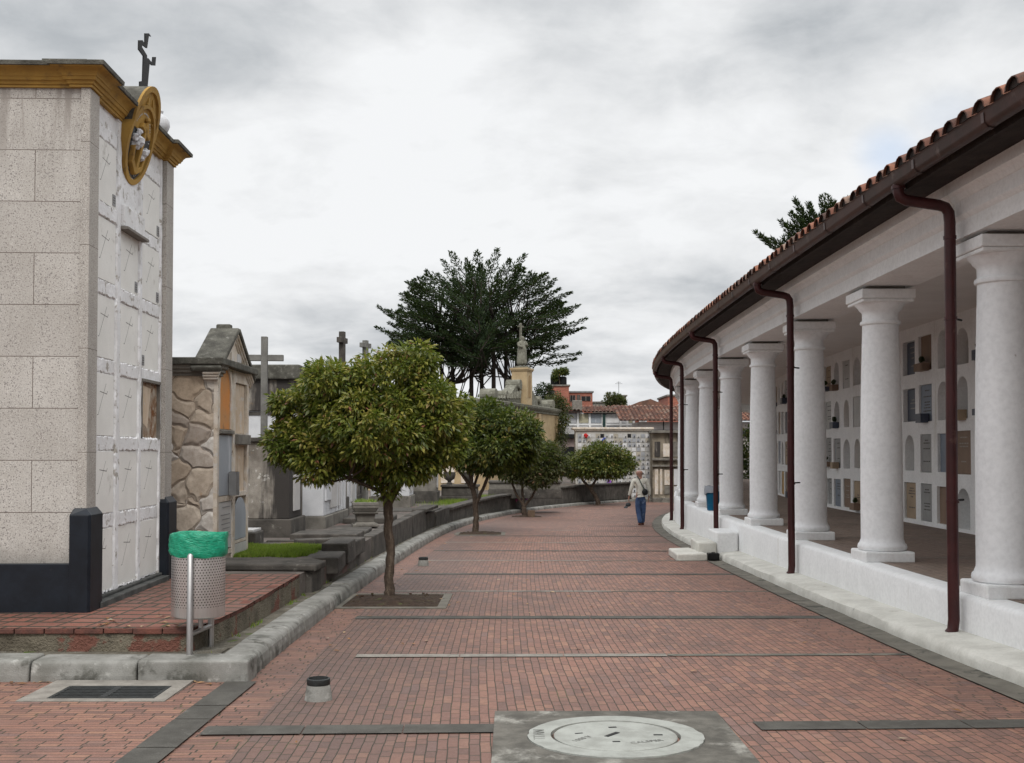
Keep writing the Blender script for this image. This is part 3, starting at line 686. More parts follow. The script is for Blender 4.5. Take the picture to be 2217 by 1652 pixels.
m.add(vs, fs, 0, uv); m.add([(0, 0, .285)] + vs[:n], [(0, 1+(j+1) % n, 1+j) for j in range(n)], 0)
autosmooth(m.build('bin_body', perfm, bn), 60)
def bagmat():
    t = NT('green_bag_plastic'); n = t.noise(t.pos('pos', (1, 1, 3)), 20, 6, .6, 1.2)
    col = t.mix(t.step(n, .3, .7), (.0, .20, .105), (.01, .33, .19)); t.bump(n, .7, .014)
    m = t.done(col, .32, 0, .5); return m
m = MB(); random.seed(4); n = 90; rows = [(.205, .80, 0), (.222, .786, 0), (.229, .80, .004), (.232, .83, .005), (.229, .87, .005), (.231, .91, .004), (.232, .945, .004), (.227, .962, .003), (.218, .955, .003), (.208, .90, .0)]
vs = []
for k, (r, z, jt) in enumerate(rows):
    for j in range(n):
        t = 2*math.pi*j/n; w = jt * (math.sin(11*t + k*1.7) + .7*math.sin(23*t - k*2.3) + .6*math.sin(5*t + k))
        lo = .012 * math.sin(t - .6) + .004 * math.sin(7*t) if k < 3 else (.006*math.sin(3*t+1) if k > 5 else 0)
        rr = r + w + (.02 * math.exp(-((t - 5.9) / .25) ** 2) if 2 < k < 9 else 0)
        vs.append((rr*math.cos(t), rr*math.sin(t), z + lo))
m.add(vs, [(k*n+j, k*n+(j+1) % n, (k+1)*n+(j+1) % n, (k+1)*n+j) for k in range(len(rows)-1) for j in range(n)])
autosmooth(m.build('bin_bag', bagmat(), bn), 80)
m = MB(); m.tube([(0, -.235, -.02), (0, -.235, .795), (0, -.228, .803)], [.026, .026, .018], 20)
autosmooth(m.build('post', M['steel'], bn), 50)
m = MB(); m.tube([(.04, .235, -.02), (.04, .235, .795), (.04, .228, .803)], [.026, .026, .018], 20)
autosmooth(m.build('post', M['steel'], bn), 50)
m = MB(); m.tube([(.0, -.22, .17), (.04, .22, .17)], .02, 14); m.tube([(.02, .0, .17), (.02, .0, .29)], .02, 12); autosmooth(m.build('crossbar', M['steel'], bn), 50)
# ================================================================== COLONNADE BUILDING
ZF, ZC, ZB = .30, 3.95, 3.64      # floor, ceiling, beam underside
pb = thing('colonnade_building', 'long curved white portico with thick columns, tiled roof and red brown downpipes', 'building', (0, 0, 0))
YS = rng(-6, 60, .6)
m = MB()
sweep(m, YS, [(-.37, rz(.02)), (-.372, rz(.19)), (-.37, ZF - .05), (-.35, ZF - .015), (-.31, ZF), (-.12, ZF)]); autosmooth(m.build('base_wall', M['white'], pb), 50)
m = MB(); sweep(m, YS, [(-.12, ZF + .001), (.9, ZF + .001), (1.9, ZF + .001), (2.9, ZF + .001)]); m.build('floor', M['pfloor'], pb)
for k in range(14):
    s0 = S_of(4) + k * 3.3
    p = [pt(Y_of(s0 - .03), -.1), pt(Y_of(s0 - .03), 2.8), pt(Y_of(s0 + .03), 2.8), pt(Y_of(s0 + .03), -.1)]
    m = MB(); m.add([(a.x, a.y, ZF + .005) for a in p], [(0, 1, 2, 3)]); m.build('floor_joint', M['lconc'], pb)
m = MB(); random.seed(21)
sweep(m, rng(-6, 60, .35), [(-.755, rz(-.06)), (-.762, rz(.05)), (-.745, rz(.105)), (-.70, rz(.125)), (-.372, rz(.15))])
for i, v in enumerate(m.v):
    if i % 5 in (1, 2, 3): m.v[i] = (v[0] + random.uniform(-.012, .012), v[1], v[2] + random.uniform(-.007, .007))
autosmooth(m.build('ledge', M['ledge'], pb), 40)
# entablature (moulded, hollow towards the ceiling)
m = MB(); sweep(m, YS, [(.33, ZC), (.33, ZB), (-.335, ZB), (-.335, 3.80), (-.345, 3.805), (-.375, 3.84), (-.375, 3.97), (-.39, 3.975), (-.42, 4.02), (-.47, 4.04), (-.47, 4.15), (-.30, 4.155)])
autosmooth(m.build('beam', M['white'], pb), 25)
m = MB(); sweep(m, YS, [(2.95, ZC), (1.6, ZC), (.33, ZC)]); m.build('ceiling', M['ceil'], pb)
m = MB(); sweep(m, YS, [(-.30, 4.18), (-.471, 4.145), (-.80, 4.105), (-.86, 4.09), (-.87, 4.18)]); m.build('soffit', M['wood_shade'], pb)
# gutter
GP = [(-.87, 4.18), (-.885, 4.14), (-.925, 4.108), (-.975, 4.118), (-1.00, 4.15), (-1.005, 4.225), (-1.018, 4.24), (-1.005, 4.245), (-.99, 4.225), (-.985, 4.16), (-.93, 4.13), (-.89, 4.16), (-.885, 4.24)]
m = MB(); sweep(m, YS, GP); autosmooth(m.build('gutter', M['gutter'], pb), 50)
s0 = S_of(4.4)
while s0 < S_of(50):
    m = MB(); sweep(m, [Y_of(s0), Y_of(s0 + .05)], [(-.868, 4.172), (-.886, 4.132), (-.925, 4.100), (-.978, 4.110), (-1.007, 4.145), (-1.012, 4.225)]); m.build('gutter_joint', M['gutter'], pb); s0 += 1.35
# roof of barrel tiles
def roof_tiles(s_a, s_b, off0, z0, off1, z1, pitch=.25, rad=.105, seglen=.42, nseg=6):
    m = MB(); s = s_a; random.seed(8)
    slope = math.hypot(off1 - off0, z1 - z0); k = int(slope / seglen) + 1
    while s < s_b:
        jit = random.uniform(-.035, .0)
        for i in range(k):
            f0, f1 = i * seglen / slope, min(1, ((i + 1) * seglen + .04) / slope)
            if i == 0: f0 = jit / slope
            tone = random.random() ** 1.3
            vs = []
            for (f, lift, rr) in ((f0, .03, rad), (f1, .005, rad * .82)):
                o = off0 + (off1 - off0) * f; z = z0 + (z1 - z0) * f + lift
                for j in range(nseg + 1):
                    a = math.pi * j / nseg
                    q = pt(Y_of(s + rr * math.cos(a)) if nseg > 3 else Y_of(s), o); vs.append((q.x, q.y, z + rr * .8 * math.sin(a) - .02))
            n = nseg + 1
            m.add(vs, [(j, j + 1, n + j + 1, n + j) for j in range(nseg)], 0, None, tone)
            if i == 0:   # thickness of the eave tile
                vs2 = vs[:n] + [((a[0] * .8 + mid[0] * .2), (a[1] * .8 + mid[1] * .2), (a[2] - mid[2]) * .8 + mid[2]) for mid in [tuple(sum(c) / n for c in zip(*vs[:n]))] for a in vs[:n]]
                m.add(vs2, [(j, j + 1, n + j + 1, n + j) for j in range(nseg)], 0, None, tone * .6)
                rc = [(a[0] * .93 + b_[0] * .07, a[1] * .93 + b_[1] * .07, a[2] * .93 + b_[2] * .07) for a, b_ in zip(vs[:n], vs[n:])]; m.add(rc, [tuple(range(n))], 1)  # dark face just inside the tile mouth paints the shade of its hollow
        s += pitch
    return m
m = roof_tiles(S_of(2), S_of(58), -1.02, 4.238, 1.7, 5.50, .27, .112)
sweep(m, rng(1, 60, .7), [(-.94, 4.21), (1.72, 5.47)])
o = m.build('roof_tiles', [M['rtile'], M['wood_shade']], pb, smooth=False, tintattr=True)
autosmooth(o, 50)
m = MB(); sweep(m, rng(-6, 60, .7), [(1.71, 5.51), (4.4, 4.5)]); m.build('rear_roof', M['rtile'], pb)
# columns
ycol = []; s0 = S_of(10.30) - 3.36 * 4
while s0 < S_of(53): ycol.append(Y_of(s0)); s0 += 3.36
shaft = [(.262, .12), (.285, .135), (.293, .165), (.285, .20), (.268, .215), (.262, .235), (.252, .26), (.250, .30), (.250, .9), (.247, 1.4), (.238, 2.0), (.222, 2.6), (.214, 2.86), (.214, 2.885), (.236, 2.895), (.242, 2.915), (.236, 2.935), (.216, 2.945), (.214, 3.0), (.216, 3.04), (.238, 3.065), (.255, 3.08), (.262, 3.10), (.29, 3.13), (.305, 3.15)]
cs = MB(); cs.lathe(shaft, n=40); csm = None
def colparts(y):
    global csm
    nx, ny = nrm(y); a = math.atan2(ny, nx); c = pt(y, 0, ZF)
    e = bpy.data.objects.new('column', csm) if csm else autosmooth(cs.build('column', M['whitec'], pb), 40)
    if csm: COL.objects.link(e); e.parent = pb
    csm = e.data; e.location = c; e.rotation_euler[2] = a
    return e
bm_ = cm_ = pm_ = None
for y in ycol:
    e = colparts(y)
    if not bm_:
        k = MB(); k.box(-.30, -.30, -.01, .30, .30, .125); o = k.build('plinth', M['white'], e, bevel=.02); bm_ = o.data
        k = MB(); k.box(-.31, -.31, 3.145, .31, .31, 3.185); k.box(-.328, -.328, 3.185, .328, .328, 3.30); o2 = k.build('abacus', M['white'], e, bevel=.012); cm_ = o2.data
        k = MB(); k.box(-.23, -.23, 3.30, .23, .23, 3.345); o3 = k.build('bearing_pad', M['pad'], e); pm_ = o3.data
    else:
        for nm, d, bv in (('plinth', bm_, .02), ('abacus', cm_, .012), ('bearing_pad', pm_, 0)):
            o = bpy.data.objects.new(nm, d); COL.objects.link(o); o.parent = e
            if bv: b = o.modifiers.new('Bevel', 'BEVEL'); b.width = bv; b.segments = 2; b.limit_method = 'ANGLE'
# downpipes
for y in (10.35, 16.3, 22.9, 28.9, 34.2, 4.6):
    nx, ny = nrm(y)
    def q(o, z, dy=0): return pt(y + dy, o, z)
    zb = R(y) + .13
    m = MB()
    r = .052
    m.tube([q(-.94, 4.15), q(-.94, 4.06), q(-.925, 4.015), q(-.87, 3.985), q(-.56, 3.94), q(-.50, 3.92), q(-.468, 3.87), q(-.46, 3.78), q(-.46, 2.4), q(-.465, 1.2), q(-.46, zb + .12), q(-.47, zb + .03), q(-.50, zb - .01)], r, 16, cap=True)
    for z in (3.62, 2.86, 1.15): m.tube([q(-.46, z), q(-.46, z + .03)], r + .007, 16)
    m.tube([q(-.94, 4.09), q(-.94, 4.12)], r + .012, 16)
    dp = autosmooth(m.build('downpipe', M['pipe'], pb), 50)
    if y > 6:
        for z in (2.86, 1.16):
            m = MB(); m.tube([q(-.44, z + .015, 0), q(-.30, z + .015, .14)], .011, 6); m.build('pipe_bracket', M['iron'], dp)
# back wall with burial niches
OW = 2.85; rows = [(.36, 1.06), (1.26, 1.98), (2.18, 2.88), (3.08, 3.74)]
s_start, pitch, nc = S_of(13.6), .86, 46
frame = MB(); cells = []; random.seed(77)
sb = [s_start + pitch * i for i in range(nc + 1)]
def wp(s, z, o=OW): y = Y_of(s); return pt(y, o, z)
zs_ = [ZF] + [v for r in rows for v in r] + [ZC]
for i in range(nc):
    a, b = sb[i], sb[i+1]
    for k in range(5):    # horizontal bands
        z0, z1 = zs_[2*k], zs_[2*k+1]
        frame.add([wp(a, z0), wp(b, z0), wp(b, z1), wp(a, z1)], [(0, 1, 2, 3)])
    for r, (z0, z1) in enumerate(rows):
        u = random.random(); w = random.choice([.56, .60, .64, .66]); arch = u < .34
        if arch: w = random.choice([.46, .5, .56])
        l = a + (pitch - w) / 2; rr = l + w; zt = z1 - random.choice([0, .03, .06]); zb = z0 + random.choice([0, 0, .02])
        frame.add([wp(a, z0), wp(l, z0), wp(l, z1), wp(a, z1)], [(0, 1, 2, 3)]); frame.add([wp(rr, z0), wp(b, z0), wp(b, z1), wp(rr, z1)], [(0, 1, 2, 3)])
        if zt < z1: frame.add([wp(l, zt), wp(rr, zt), wp(rr, z1), wp(l, z1)], [(0, 1, 2, 3)])
        if zb > z0: frame.add([wp(l, z0), wp(rr, z0), wp(rr, zb), wp(l, zb)], [(0, 1, 2, 3)])
        d = .22 if arch else random.choice([.03, .05, .09])
        if arch:
            n = 10; cz = zt - w / 2; loop = [(l, zb), (rr, zb)] + [(l + w/2 + w/2*math.cos(math.pi*j/n), cz + w/2*math.sin(math.pi*j/n)) for j in range(n+1)]
            for j in range(n):   # spandrels
                t0, t1 = math.pi*j/n, math.pi*(j+1)/n; cor = (rr, zt) if j < n/2 else (l, zt)
                frame.add([wp(*cor), wp(l+w/2+w/2*math.cos(t0), cz+w/2*math.sin(t0)), wp(l+w/2+w/2*math.cos(t1), cz+w/2*math.sin(t1))], [(0, 1, 2)])
            frame.add([wp(l, zt), wp(rr, zt), wp(l + w/2, zt)], [(0, 1, 2)])
        else: loop = [(l, zb), (rr, zb), (rr, zt), (l, zt)]
        n = len(loop)
        frame.add([wp(s, z) for s, z in loop] + [wp(s, z, OW + d) for s, z in loop], [(j, (j+1) % n, n+(j+1) % n, n+j) for j in range(n)])
        cells.append((i, r, loop, d, arch, l, rr, zb, zt))
frame.build('back_wall', M['white'], pb)
m = MB(); sweep(m, rng(-6, Y_of(sb[0]), .5), [(OW, ZF), (OW, ZC)]); m.build('back_wall', M['white'], pb)
m = MB(); yE = Y_of(sb[-1])
sweep(m, rng(-6, yE, .5), [(OW + .3, ZF), (OW + .3, ZC), (OW + 1.4, ZC), (OW + 1.4, ZF - 1)]); m.build('rear_wall', M['white'], pb)
pm = {'g': two('plaque_grey', (.34, .34, .335), .5), 'w': two('plaque_white', (.52, .52, .51), .45), 't': two('plaque_tan', (.42, .32, .22), .6), 'o': two('plaque_orange', (.50, .30, .10), .6), 'd': two('plaque_slate', (.07, .085, .12), .35), 'b': two('plaque_brown', (.26, .18, .13), .6), 'p': two('plaque_blue_grey', (.22, .26, .32), .4)}
txm = two('plaque_lettering', (.10, .09, .085), .6); txl = two('plaque_lettering_light', (.36, .34, .30), .6)
rest = MB(); random.seed(31)
forced = {}
for (i, r, loop, d, arch, l, rr, zb, zt) in cells:
    key = random.choices(['g', 'w', 't', 'd', 'b', 'p', 'o'], [24, 20, 18, 11, 11, 11, 5])[0]
    if arch: key = random.choices(['w', 'g', 't', 'b'], [62, 14, 12, 12])[0]
    mb = MB(); o_ = OW + d - .002; n = len(loop)
    mb.add([wp(s, z, OW + d + .0) for s, z in loop], [tuple(range(n))], 0)
    if not arch and random.random() < .8 or (arch and key != 'w'):
        mb.add([wp(s_, z_, OW + d - .014) for s_, z_ in ((l+.02, zb+.02), (rr-.02, zb+.02), (rr-.02, zt-.02 if not arch else zt-.3), (l+.02, zt-.02 if not arch else zt-.3))], [(0, 1, 2, 3)], 0)
        zz = zt - .12 if not arch else zt - .34
        while zz > zb + .16:
            if random.random() < .7:
                hw = random.uniform(.07, .2); c = (l + rr) / 2; x = c - hw
                while x < c + hw:
                    ww = random.uniform(.02, .07)
                    mb.add([wp(x, zz, OW+d-.016), wp(min(x+ww, c+hw), zz, OW+d-.016), wp(min(x+ww, c+hw), zz+.022, OW+d-.016), wp(x, zz+.022, OW+d-.016)], [(0, 1, 2, 3)], 1); x += ww + .014
            zz -= random.choice([.05, .06, .10])
    if random.random() < .26:   # little shelf with a planter
        mb.add([], []); c = (l + rr) / 2; a_ = random.uniform(.10, .2); q0 = wp(c, 0, OW - .06); y_ = Y_of(c); nn = nrm(y_)
        mb.obox((q0.x, q0.y, zb + .06), (.15, a_ * 2, random.uniform(.1, .18)), math.atan2(nn[1], nn[0]), 2)
        if random.random() < .6: mb.ball((q0.x, q0.y, zb + .2), .06, 3, 6, jit=.3)
    third = pm[random.choice('gdtb')]; fourth = two('dried_flowers', random.choice([(.05, .06, .03), (.25, .03, .03), (.10, .09, .05)]), .8) if not rest.v and False else None
    if i < 25: mb.build('niche_plaque', [pm[key], txl if key in 'db' else txm, third, M['leafd']], pb)
    else:
        base = len(rest.v); rest.v += mb.v; rest.f += [[base + k for k in f] for f in mb.f]; rest.m += [{'g': 0, 'w': 1, 't': 2, 'd': 3, 'b': 2, 'p': 0, 'o': 2}[key] if q == 0 else 3 for q in mb.m]; rest.uv += mb.uv; rest.t += mb.t
o = rest.build('niche_plaque', [pm['g'], pm['w'], pm['t'], pm['d']], pb); o['kind'] = 'stuff'
# steps beside the ledge
def stepbox(name, label, poly, z0, z1, mt='ledge'):
    m = MB(); c = Vector((sum(p[0] for p in poly) / len(poly), sum(p[1] for p in poly) / len(poly)))
    m.prism([(x - c.x, y - c.y, 0) for x, y in poly], (0, 0, z1 - z0))
    o = m.build(name, M[mt], None, bevel=.03, seg=3, loc=(c.x, c.y, z0)); autosmooth(o, 50); return tag(o, label, 'step', 'white blocks used as steps')
stepbox('step_block', 'tallest white plastered step block, against the portico base wall', [(3.84, 20.85), (4.245, 20.85), (4.27, 21.95), (3.87, 21.95)], -.3, .125, 'white')
stepbox('step_block', 'middle white step block between the tall block and the flat slab', [(3.48, 20.8), (3.83, 20.8), (3.86, 21.9), (3.52, 21.9)], -.40, -.06)
stepbox('step_slab', 'lowest white step, a rounded slab lying on the brick road', [(3.02, 20.35), (3.60, 20.45), (3.47, 21.75), (3.04, 21.6)], -.385, -.235)
m = MB(); m.box(-.10, -.09, 0, .10, .09, .13); m.box(-.085, -.10, .03, .085, -.095, .11); m.box(-.03, -.03, .13, .03, .03, .145)
tag(m.build('rodent_box', two('black_plastic', (.008, .008, .009), .5), None, bevel=.012, loc=(3.72, 20.55, R(20.55) + .0)), 'small black plastic box on the ground beside the white steps', 'box')
# blue bin on the portico floor
bb = thing('waste_bin', 'blue plastic waste bin with a pale bag liner between the portico columns', 'waste bin', (4.62, 25.3, ZF))
m = MB(); m.lathe([(.155, 0), (.17, .01), (.20, .40), (.205, .45), (.222, .46), (.226, .50), (.215, .505), (.20, .48)], n=28); m.lathe([(.178, .13), (.186, .135), (.186, .15), (.179, .155)], n=28)
autosmooth(m.build('bin_body', two('blue_plastic', (.006, .12, .235), .35), bb), 50)
m = MB(); random.seed(4); n = 40; vs = []
for k, (r, z) in enumerate([(.232, .40), (.236, .50), (.228, .56), (.21, .55), (.2, .48)]):
    for j in range(n): t = 2*math.pi*j/n; vs.append((r*(1+.02*math.sin(9*t+k))*math.cos(t), r*(1+.02*math.sin(9*t+k))*math.sin(t), z + .05*math.sin(t*1.0+2.4)*(k < 2) + .012*math.sin(7*t)))
m.add(vs, [(k*n+j, k*n+(j+1) % n, (k+1)*n+(j+1) % n, (k+1)*n+j) for k in range(4) for j in range(n)])
autosmooth(m.build('bin_liner', two('pale_plastic_film', (.42, .45, .50), .3), bb), 80)
# ================================================================== TOMB TOWER (left)
tw = thing('tomb_tower', 'tall granite clad tomb block with ochre cornice, burial niches and a medallion', 'tomb', (-3.83, 9.99, .19), .035)
TB, TT = 4.745, 2.81
m = MB(); m.box(-7.5, .03, 0, -.085, TT - .03, TB); m.build('front_wall', M['granite'], tw)
m = MB(); m.box(-.084, 0, .0, 0, .25, TB); m.build('pilaster', M['pgranite'], tw, bevel=.004)
m = MB(); m.box(-.084, 2.53, .0, 0, TT, TB); m.build('pilaster', M['pgranite'], tw, bevel=.004)
# black painted base
m = MB(); m.box(-7.5, -.03, -.01, -.13, .029, .435); m.build('base_plinth', M['black'], tw, bevel=.008)
for (ya, yb) in ((-.06, .285), (2.50, TT + .04)):
    m = MB(); x1 = .055; z1 = .90
    m.prism([(-.13, ya, -.01), (x1 - .02, ya, -.01), (x1, ya + .025, -.01), (x1, yb, -.01), (-.084, yb, -.01), (-.13, yb - .1, -.01)], (0, 0, z1 - .02))
    m.add([(-.13, ya, z1 - .03), (x1 - .02, ya, z1 - .03), (x1, ya + .025, z1 - .03), (x1, yb, z1 - .03), (-.13, yb, z1 - .03), (-.1, ya + .03, z1 + .03), (.002, ya + .05, z1 + .03), (.002, yb, z1 + .03), (-.1, yb, z1 + .03)],
          [(0, 1, 6, 5), (1, 2, 6), (2, 3, 7, 6), (3, 4, 8, 7), (4, 0, 5, 8), (5, 6, 7, 8)])
    m.build('base_plinth', M['black'], tw, bevel=.006)
m = MB(); m.box(-.085, .236, -.01, .07, 2.499, .055); m.box(-.085, .236, .055, -.01, 2.499, .085); m.build('base_step', wmat('base_step_stone', (.10, .10, .095), (.05, .052, .05), 5, .9, .6, .01), tw, bevel=.008)
# cornice swept round the corner with breaks at the pilasters
cplA = [(-7.5, .03), (-.16, .03), (-.16, 0), (0, 0), (0, .25), (-.055, .25), (-.055, 1.04)]; cplB = [(-.055, 1.78), (-.055, 2.53), (0, 2.53), (0, TT), (-1.2, TT)]
def offs(poly, d):
    out = []; n = len(poly)
    for i, p in enumerate(poly):
        p = Vector(p); ds = []
        if i > 0: e = (p - Vector(poly[i-1])).normalized(); ds.append(Vector((e.y, -e.x)))
        if i < n - 1: e = (Vector(poly[i+1]) - p).normalized(); ds.append(Vector((e.y, -e.x)))
        if len(ds) == 1: out.append(p + ds[0] * d)
        else: b = ds[0] + ds[1]; out.append(p + b * (d / max(.3, (1 + ds[0].dot(ds[1])))))
    return out
def mould(mb, poly, prof, mtx=0):
    rowsv = [[(q.x, q.y, z) for q in offs(poly, o)] for (o, z) in prof]; n = len(poly)
    vs = [v for r in rowsv for v in r]
    mb.add(vs, [(k*n+i, k*n+i+1, (k+1)*n+i+1, (k+1)*n+i) for k in range(len(prof)-1) for i in range(n-1)] , mtx)
for cpl in (cplA, cplB):
  m = MB(); mould(m, cpl, [(-.03, TB), (.022, TB), (.022, TB+.022), (.035, TB+.026), (.045, TB+.052), (.062, TB+.056), (.072, TB+.082), (.08, TB+.086), (.085, TB+.105), (.11, TB+.135), (.15, TB+.15), (.153, TB+.158)])
  autosmooth(m.build('cornice', M['ochre'], tw), 30)
m = MB()
for cpl in (cplA, cplB): mould(m, cpl, [(.12, TB+.157), (.172, TB+.159), (.175, TB+.195), (.155, TB+.205), (-.05, TB+.207)])
m.prism([(-7.5, .0, TB+.13), (-.1, .0, TB+.13), (-.1, TT-.05, TB+.13), (-7.5, TT-.05, TB+.13)], (0, 0, .0765)); m.box(-.42, -.05, TB+.208, -.02, .4, TB+.245)
m.build('coping', M['moss'], tw)
# niche wall
m = MB(); m.box(-.10, .201, .08, -.074, 2.529, TB); m.build('niche_wall', M['panelw'], tw)
cols_ = [(.30, .94), (1.07, 1.69), (1.79, 2.46)]; random.seed(14)
m = MB()
def rough_strip(m, y0, y1, z0, z1, x0, x1, vert, nseg):
    vs = []; fs = []
    for i in range(nseg + 1):
        f = i / nseg; a, b = random.uniform(-.012, .012), random.uniform(-.012, .012)
        if vert: p = [(x0, y0 + a, z0 + (z1 - z0) * f), (x1, y0 + .012 + a, z0 + (z1 - z0) * f), (x1, y1 - .012 + b, z0 + (z1 - z0) * f), (x0, y1 + b, z0 + (z1 - z0) * f)]
        else: p = [(x0, y0 + (y1 - y0) * f, z0 + a), (x1, y0 + (y1 - y0) * f, z0 + .012 + a), (x1, y0 + (y1 - y0) * f, z1 - .012 + b), (x0, y0 + (y1 - y0) * f, z1 + b)]
        vs += p
    for i in range(nseg): fs += [(i*4+j, i*4+j+1, (i+1)*4+j+1, (i+1)*4+j) for j in range(3)]
    m.add(vs, fs)
for (y0, y1) in ((.204, .30), (.94, 1.07), (1.69, 1.79), (2.46, 2.527)): rough_strip(m, y0, y1, .08, TB, -.074, -.046 if y0 > .5 else -.055, True, 60)
for k in range(7):
    zb = .10 + .745 * k - .145 if k else .085
    for (y0, y1) in cols_:
        if k < 6 or True: rough_strip(m, y0, y1, max(.082, zb + .004), .10 + .745 * k, -.074, -.054 + random.uniform(-.01, .006), False, 24)
m.build('plaster_ribs', M['panelw'], tw)
for k in range(6):
    for ci, (y0, y1) in enumerate(cols_):
        z0, z1 = .10 + .745 * k, .10 + .745 * k + .6
        if k == 5 and ci == 1: continue
        m = MB()
        if k == 2 and ci == 2:
            m.add([(-.073, y0 + .02, z0), (-.073, y1, z0), (-.073, y1, z1), (-.073, y0 + .02, z1)], [(0, 1, 2, 3)])
            pp = [(-.071, y0 + .02, z0 + .2), (-.071, y0+.3, z0+.1), (-.071, y0+.36, z0 + .33), (-.071, y0+.42, z1-.06), (-.071, y0 + .02, z1-.03)]
            m.add(pp, [(0, 1, 2, 3, 4)], 1)
            for (a, b, c, d) in ((y0 - .005, y0+.02, z0-.01, z1+.01), (y1 - .015, y1+.01, z0-.01, z1+.01)): m.box(-.074, a, c, -.038, b, d, 2)
            m.box(-.074, y0, z1, -.03, y1, z1 + .03, 2)
            o = m.build('broken_niche', [M['rust'], M['tanpl'], M['mstone']], tw); o['label'] = 'broken open niche with rusty brown stains'; continue
        a = -.064 if random.random() < .75 else -.060
        m.box(-.074, y0 + .012, z0 + .004, a, y1 - .012, z1 - .004)
        cy, cz = (y0 + y1) / 2 - .02, (z0 + z1) / 2 + .06
        d = Vector((0, .62, .78)).normalized(); px = a + .0006
        def stroke(p, q, w):
            p, q = Vector(p), Vector(q); e = (q - p).normalized(); n_ = Vector((0, -e.z, e.y)) * w
            m.add([(px, *(p - n_)[1:]), (px, *(q - n_)[1:]), (px, *(q + n_)[1:]), (px, *(p + n_)[1:])], [(0, 1, 2, 3)], 1)
        stroke((0, cy - .12, cz - .16), (0, cy + .10, cz + .145), .0028)
        stroke((0, cy - .08, cz + .062), (0, cy + .13, cz + .045), .0032); stroke((0, cy + .115, cz + .045), (0, cy + .15, cz + .075), .0028)
        stroke((0, cy - .15, cz - .163), (0, cy - .115, cz - .16), .003)
        o = m.build('niche_panel', [M['panel'], M['engrave']], tw, bevel=.002, seg=1)
        if random.random() < .3:
            mm = MB(); yy = random.choice([y0 + .04, y1 - .12]); mm.box(a, yy, z0 + .03, a + .006, yy + .085, z0 + .14); 
            for q in range(3): mm.box(a + .006, yy + .012, z0 + .055 + q * .025, a + .0075, yy + .072, z0 + .063 + q * .025, 1)
            mm.build('name_plate', [M['plaq'], M['engrave']], o)
# ledge box under the medallion
m = MB(); m.box(-.074, 1.06, 3.70, -.01, 1.74, 3.92); m.build('plaster_box', M['panelw'], tw, bevel=.01)
m = MB(); m.box(-.074, 1.04, 3.665, .03, 1.76, 3.695); m.build('sign_ledge', M['pad'], tw, bevel=.004)
# medallion (faces local +x, leans outward a little)
md = MB(); cy, cz = 1.41, 4.62
def lean(z): return .01 + (z - cz) * .25
def oval(cy, cz, ry, rz_, n=48): return [(cy + ry * math.cos(2*math.pi*i/n), cz + rz_ * math.sin(2*math.pi*i/n)) for i in range(n)]
def ring_solid(mb, outer, inner, xo, xi, m_=0):
    n = len(outer)
    vs = [(xi, y, z) for y, z in outer] + [(lean(z) + xo, y, z) for y, z in outer] + [(lean(z) + xo, y, z) for y, z in inner] + [(xi, y, z) for y, z in inner]
    mb.add(vs, [(k*n+i, k*n+(i+1) % n, (k+1)*n+(i+1) % n, (k+1)*n+i) for k in range(3) for i in range(n)], m_)
ring_solid(md, oval(cy, cz - .01, .385, .405), oval(cy, cz, .33, .36), .03, -.13)
mo = md.build('medallion', M['ochre'], tw); autosmooth(mo, 35)
m = MB(); n = 48; o_ = oval(cy, cz, .331, .361); m.add([(lean(z), y, z) for y, z in o_], [tuple(range(n))]); m.build('medallion_field', wmat('medallion_slate', (.085, .088, .09), (.05, .052, .055), 8, .8, .3, .004), mo)
m = MB(); n = 22; hy, hz, r0, r1 = 1.43, cz + .22, .375, .315
arc = [(hy + r0 * math.cos(math.pi * (-.1 + 1.2 * i / n)), hz + r0 * math.sin(math.pi * (-.1 + 1.2 * i / n))) for i in range(n + 1)]
vs = [(-.30, y, z) for y, z in arc] + [(lean(z) + .0, y, z) for y, z in arc]; k = n + 1
m.add(vs, [(i, i + 1, k + i + 1, k + i) for i in range(n)] + [tuple(range(k)), tuple(range(k, 2 * k))[::-1]])
hood = m.build('hood', M['moss'], tw); autosmooth(hood, 40)
m = MB(); arc2 = [(hy + r1 * math.cos(math.pi * (-.1 + 1.2 * i / n)), hz + r1 * math.sin(math.pi * (-.1 + 1.2 * i / n))) for i in range(n + 1)]
vs = [(lean(z) + .001, y, z) for y, z in arc] + [(lean(z) + .028, y, z) for y, z in arc] + [(lean(z) + .028, y, z) for y, z in arc2] + [(lean(z) + .001, y, z) for y, z in arc2]
m.add(vs, [(a*k+i, a*k+i+1, (a+1)*k+i+1, (a+1)*k+i) for a in range(3) for i in range(n)])
m.add([(lean(z) + .004, y, z) for y, z in arc2], [tuple(range(k))])
for t in (.62, .42, .22, .05):     # raised rays inside the hood
    t *= math.pi; c = (hy + .23 * math.cos(t), hz + .23 * math.sin(t)); m.obox((lean(c[1]) + .01, c[0], c[1]), (.02, .02, .11), 0, 0, 0, 1, math.pi / 2 - t)
m.build('hood_face', M['ochre'], tw)
def bar(mb, y0, z0, y1, z1, w, x0=.002, x1=.05):
    d = Vector((y1 - y0, z1 - z0)).normalized(); nn = Vector((-d.y, d.x)) * w / 2; ps = [(y0 + nn.x, z0 + nn.y), (y0 - nn.x, z0 - nn.y), (y1 - nn.x, z1 - nn.y), (y1 + nn.x, z1 + nn.y)]
    mb.prism([(lean(z) + x0, y, z) for y, z in ps], (x1 - x0, 0, 0))
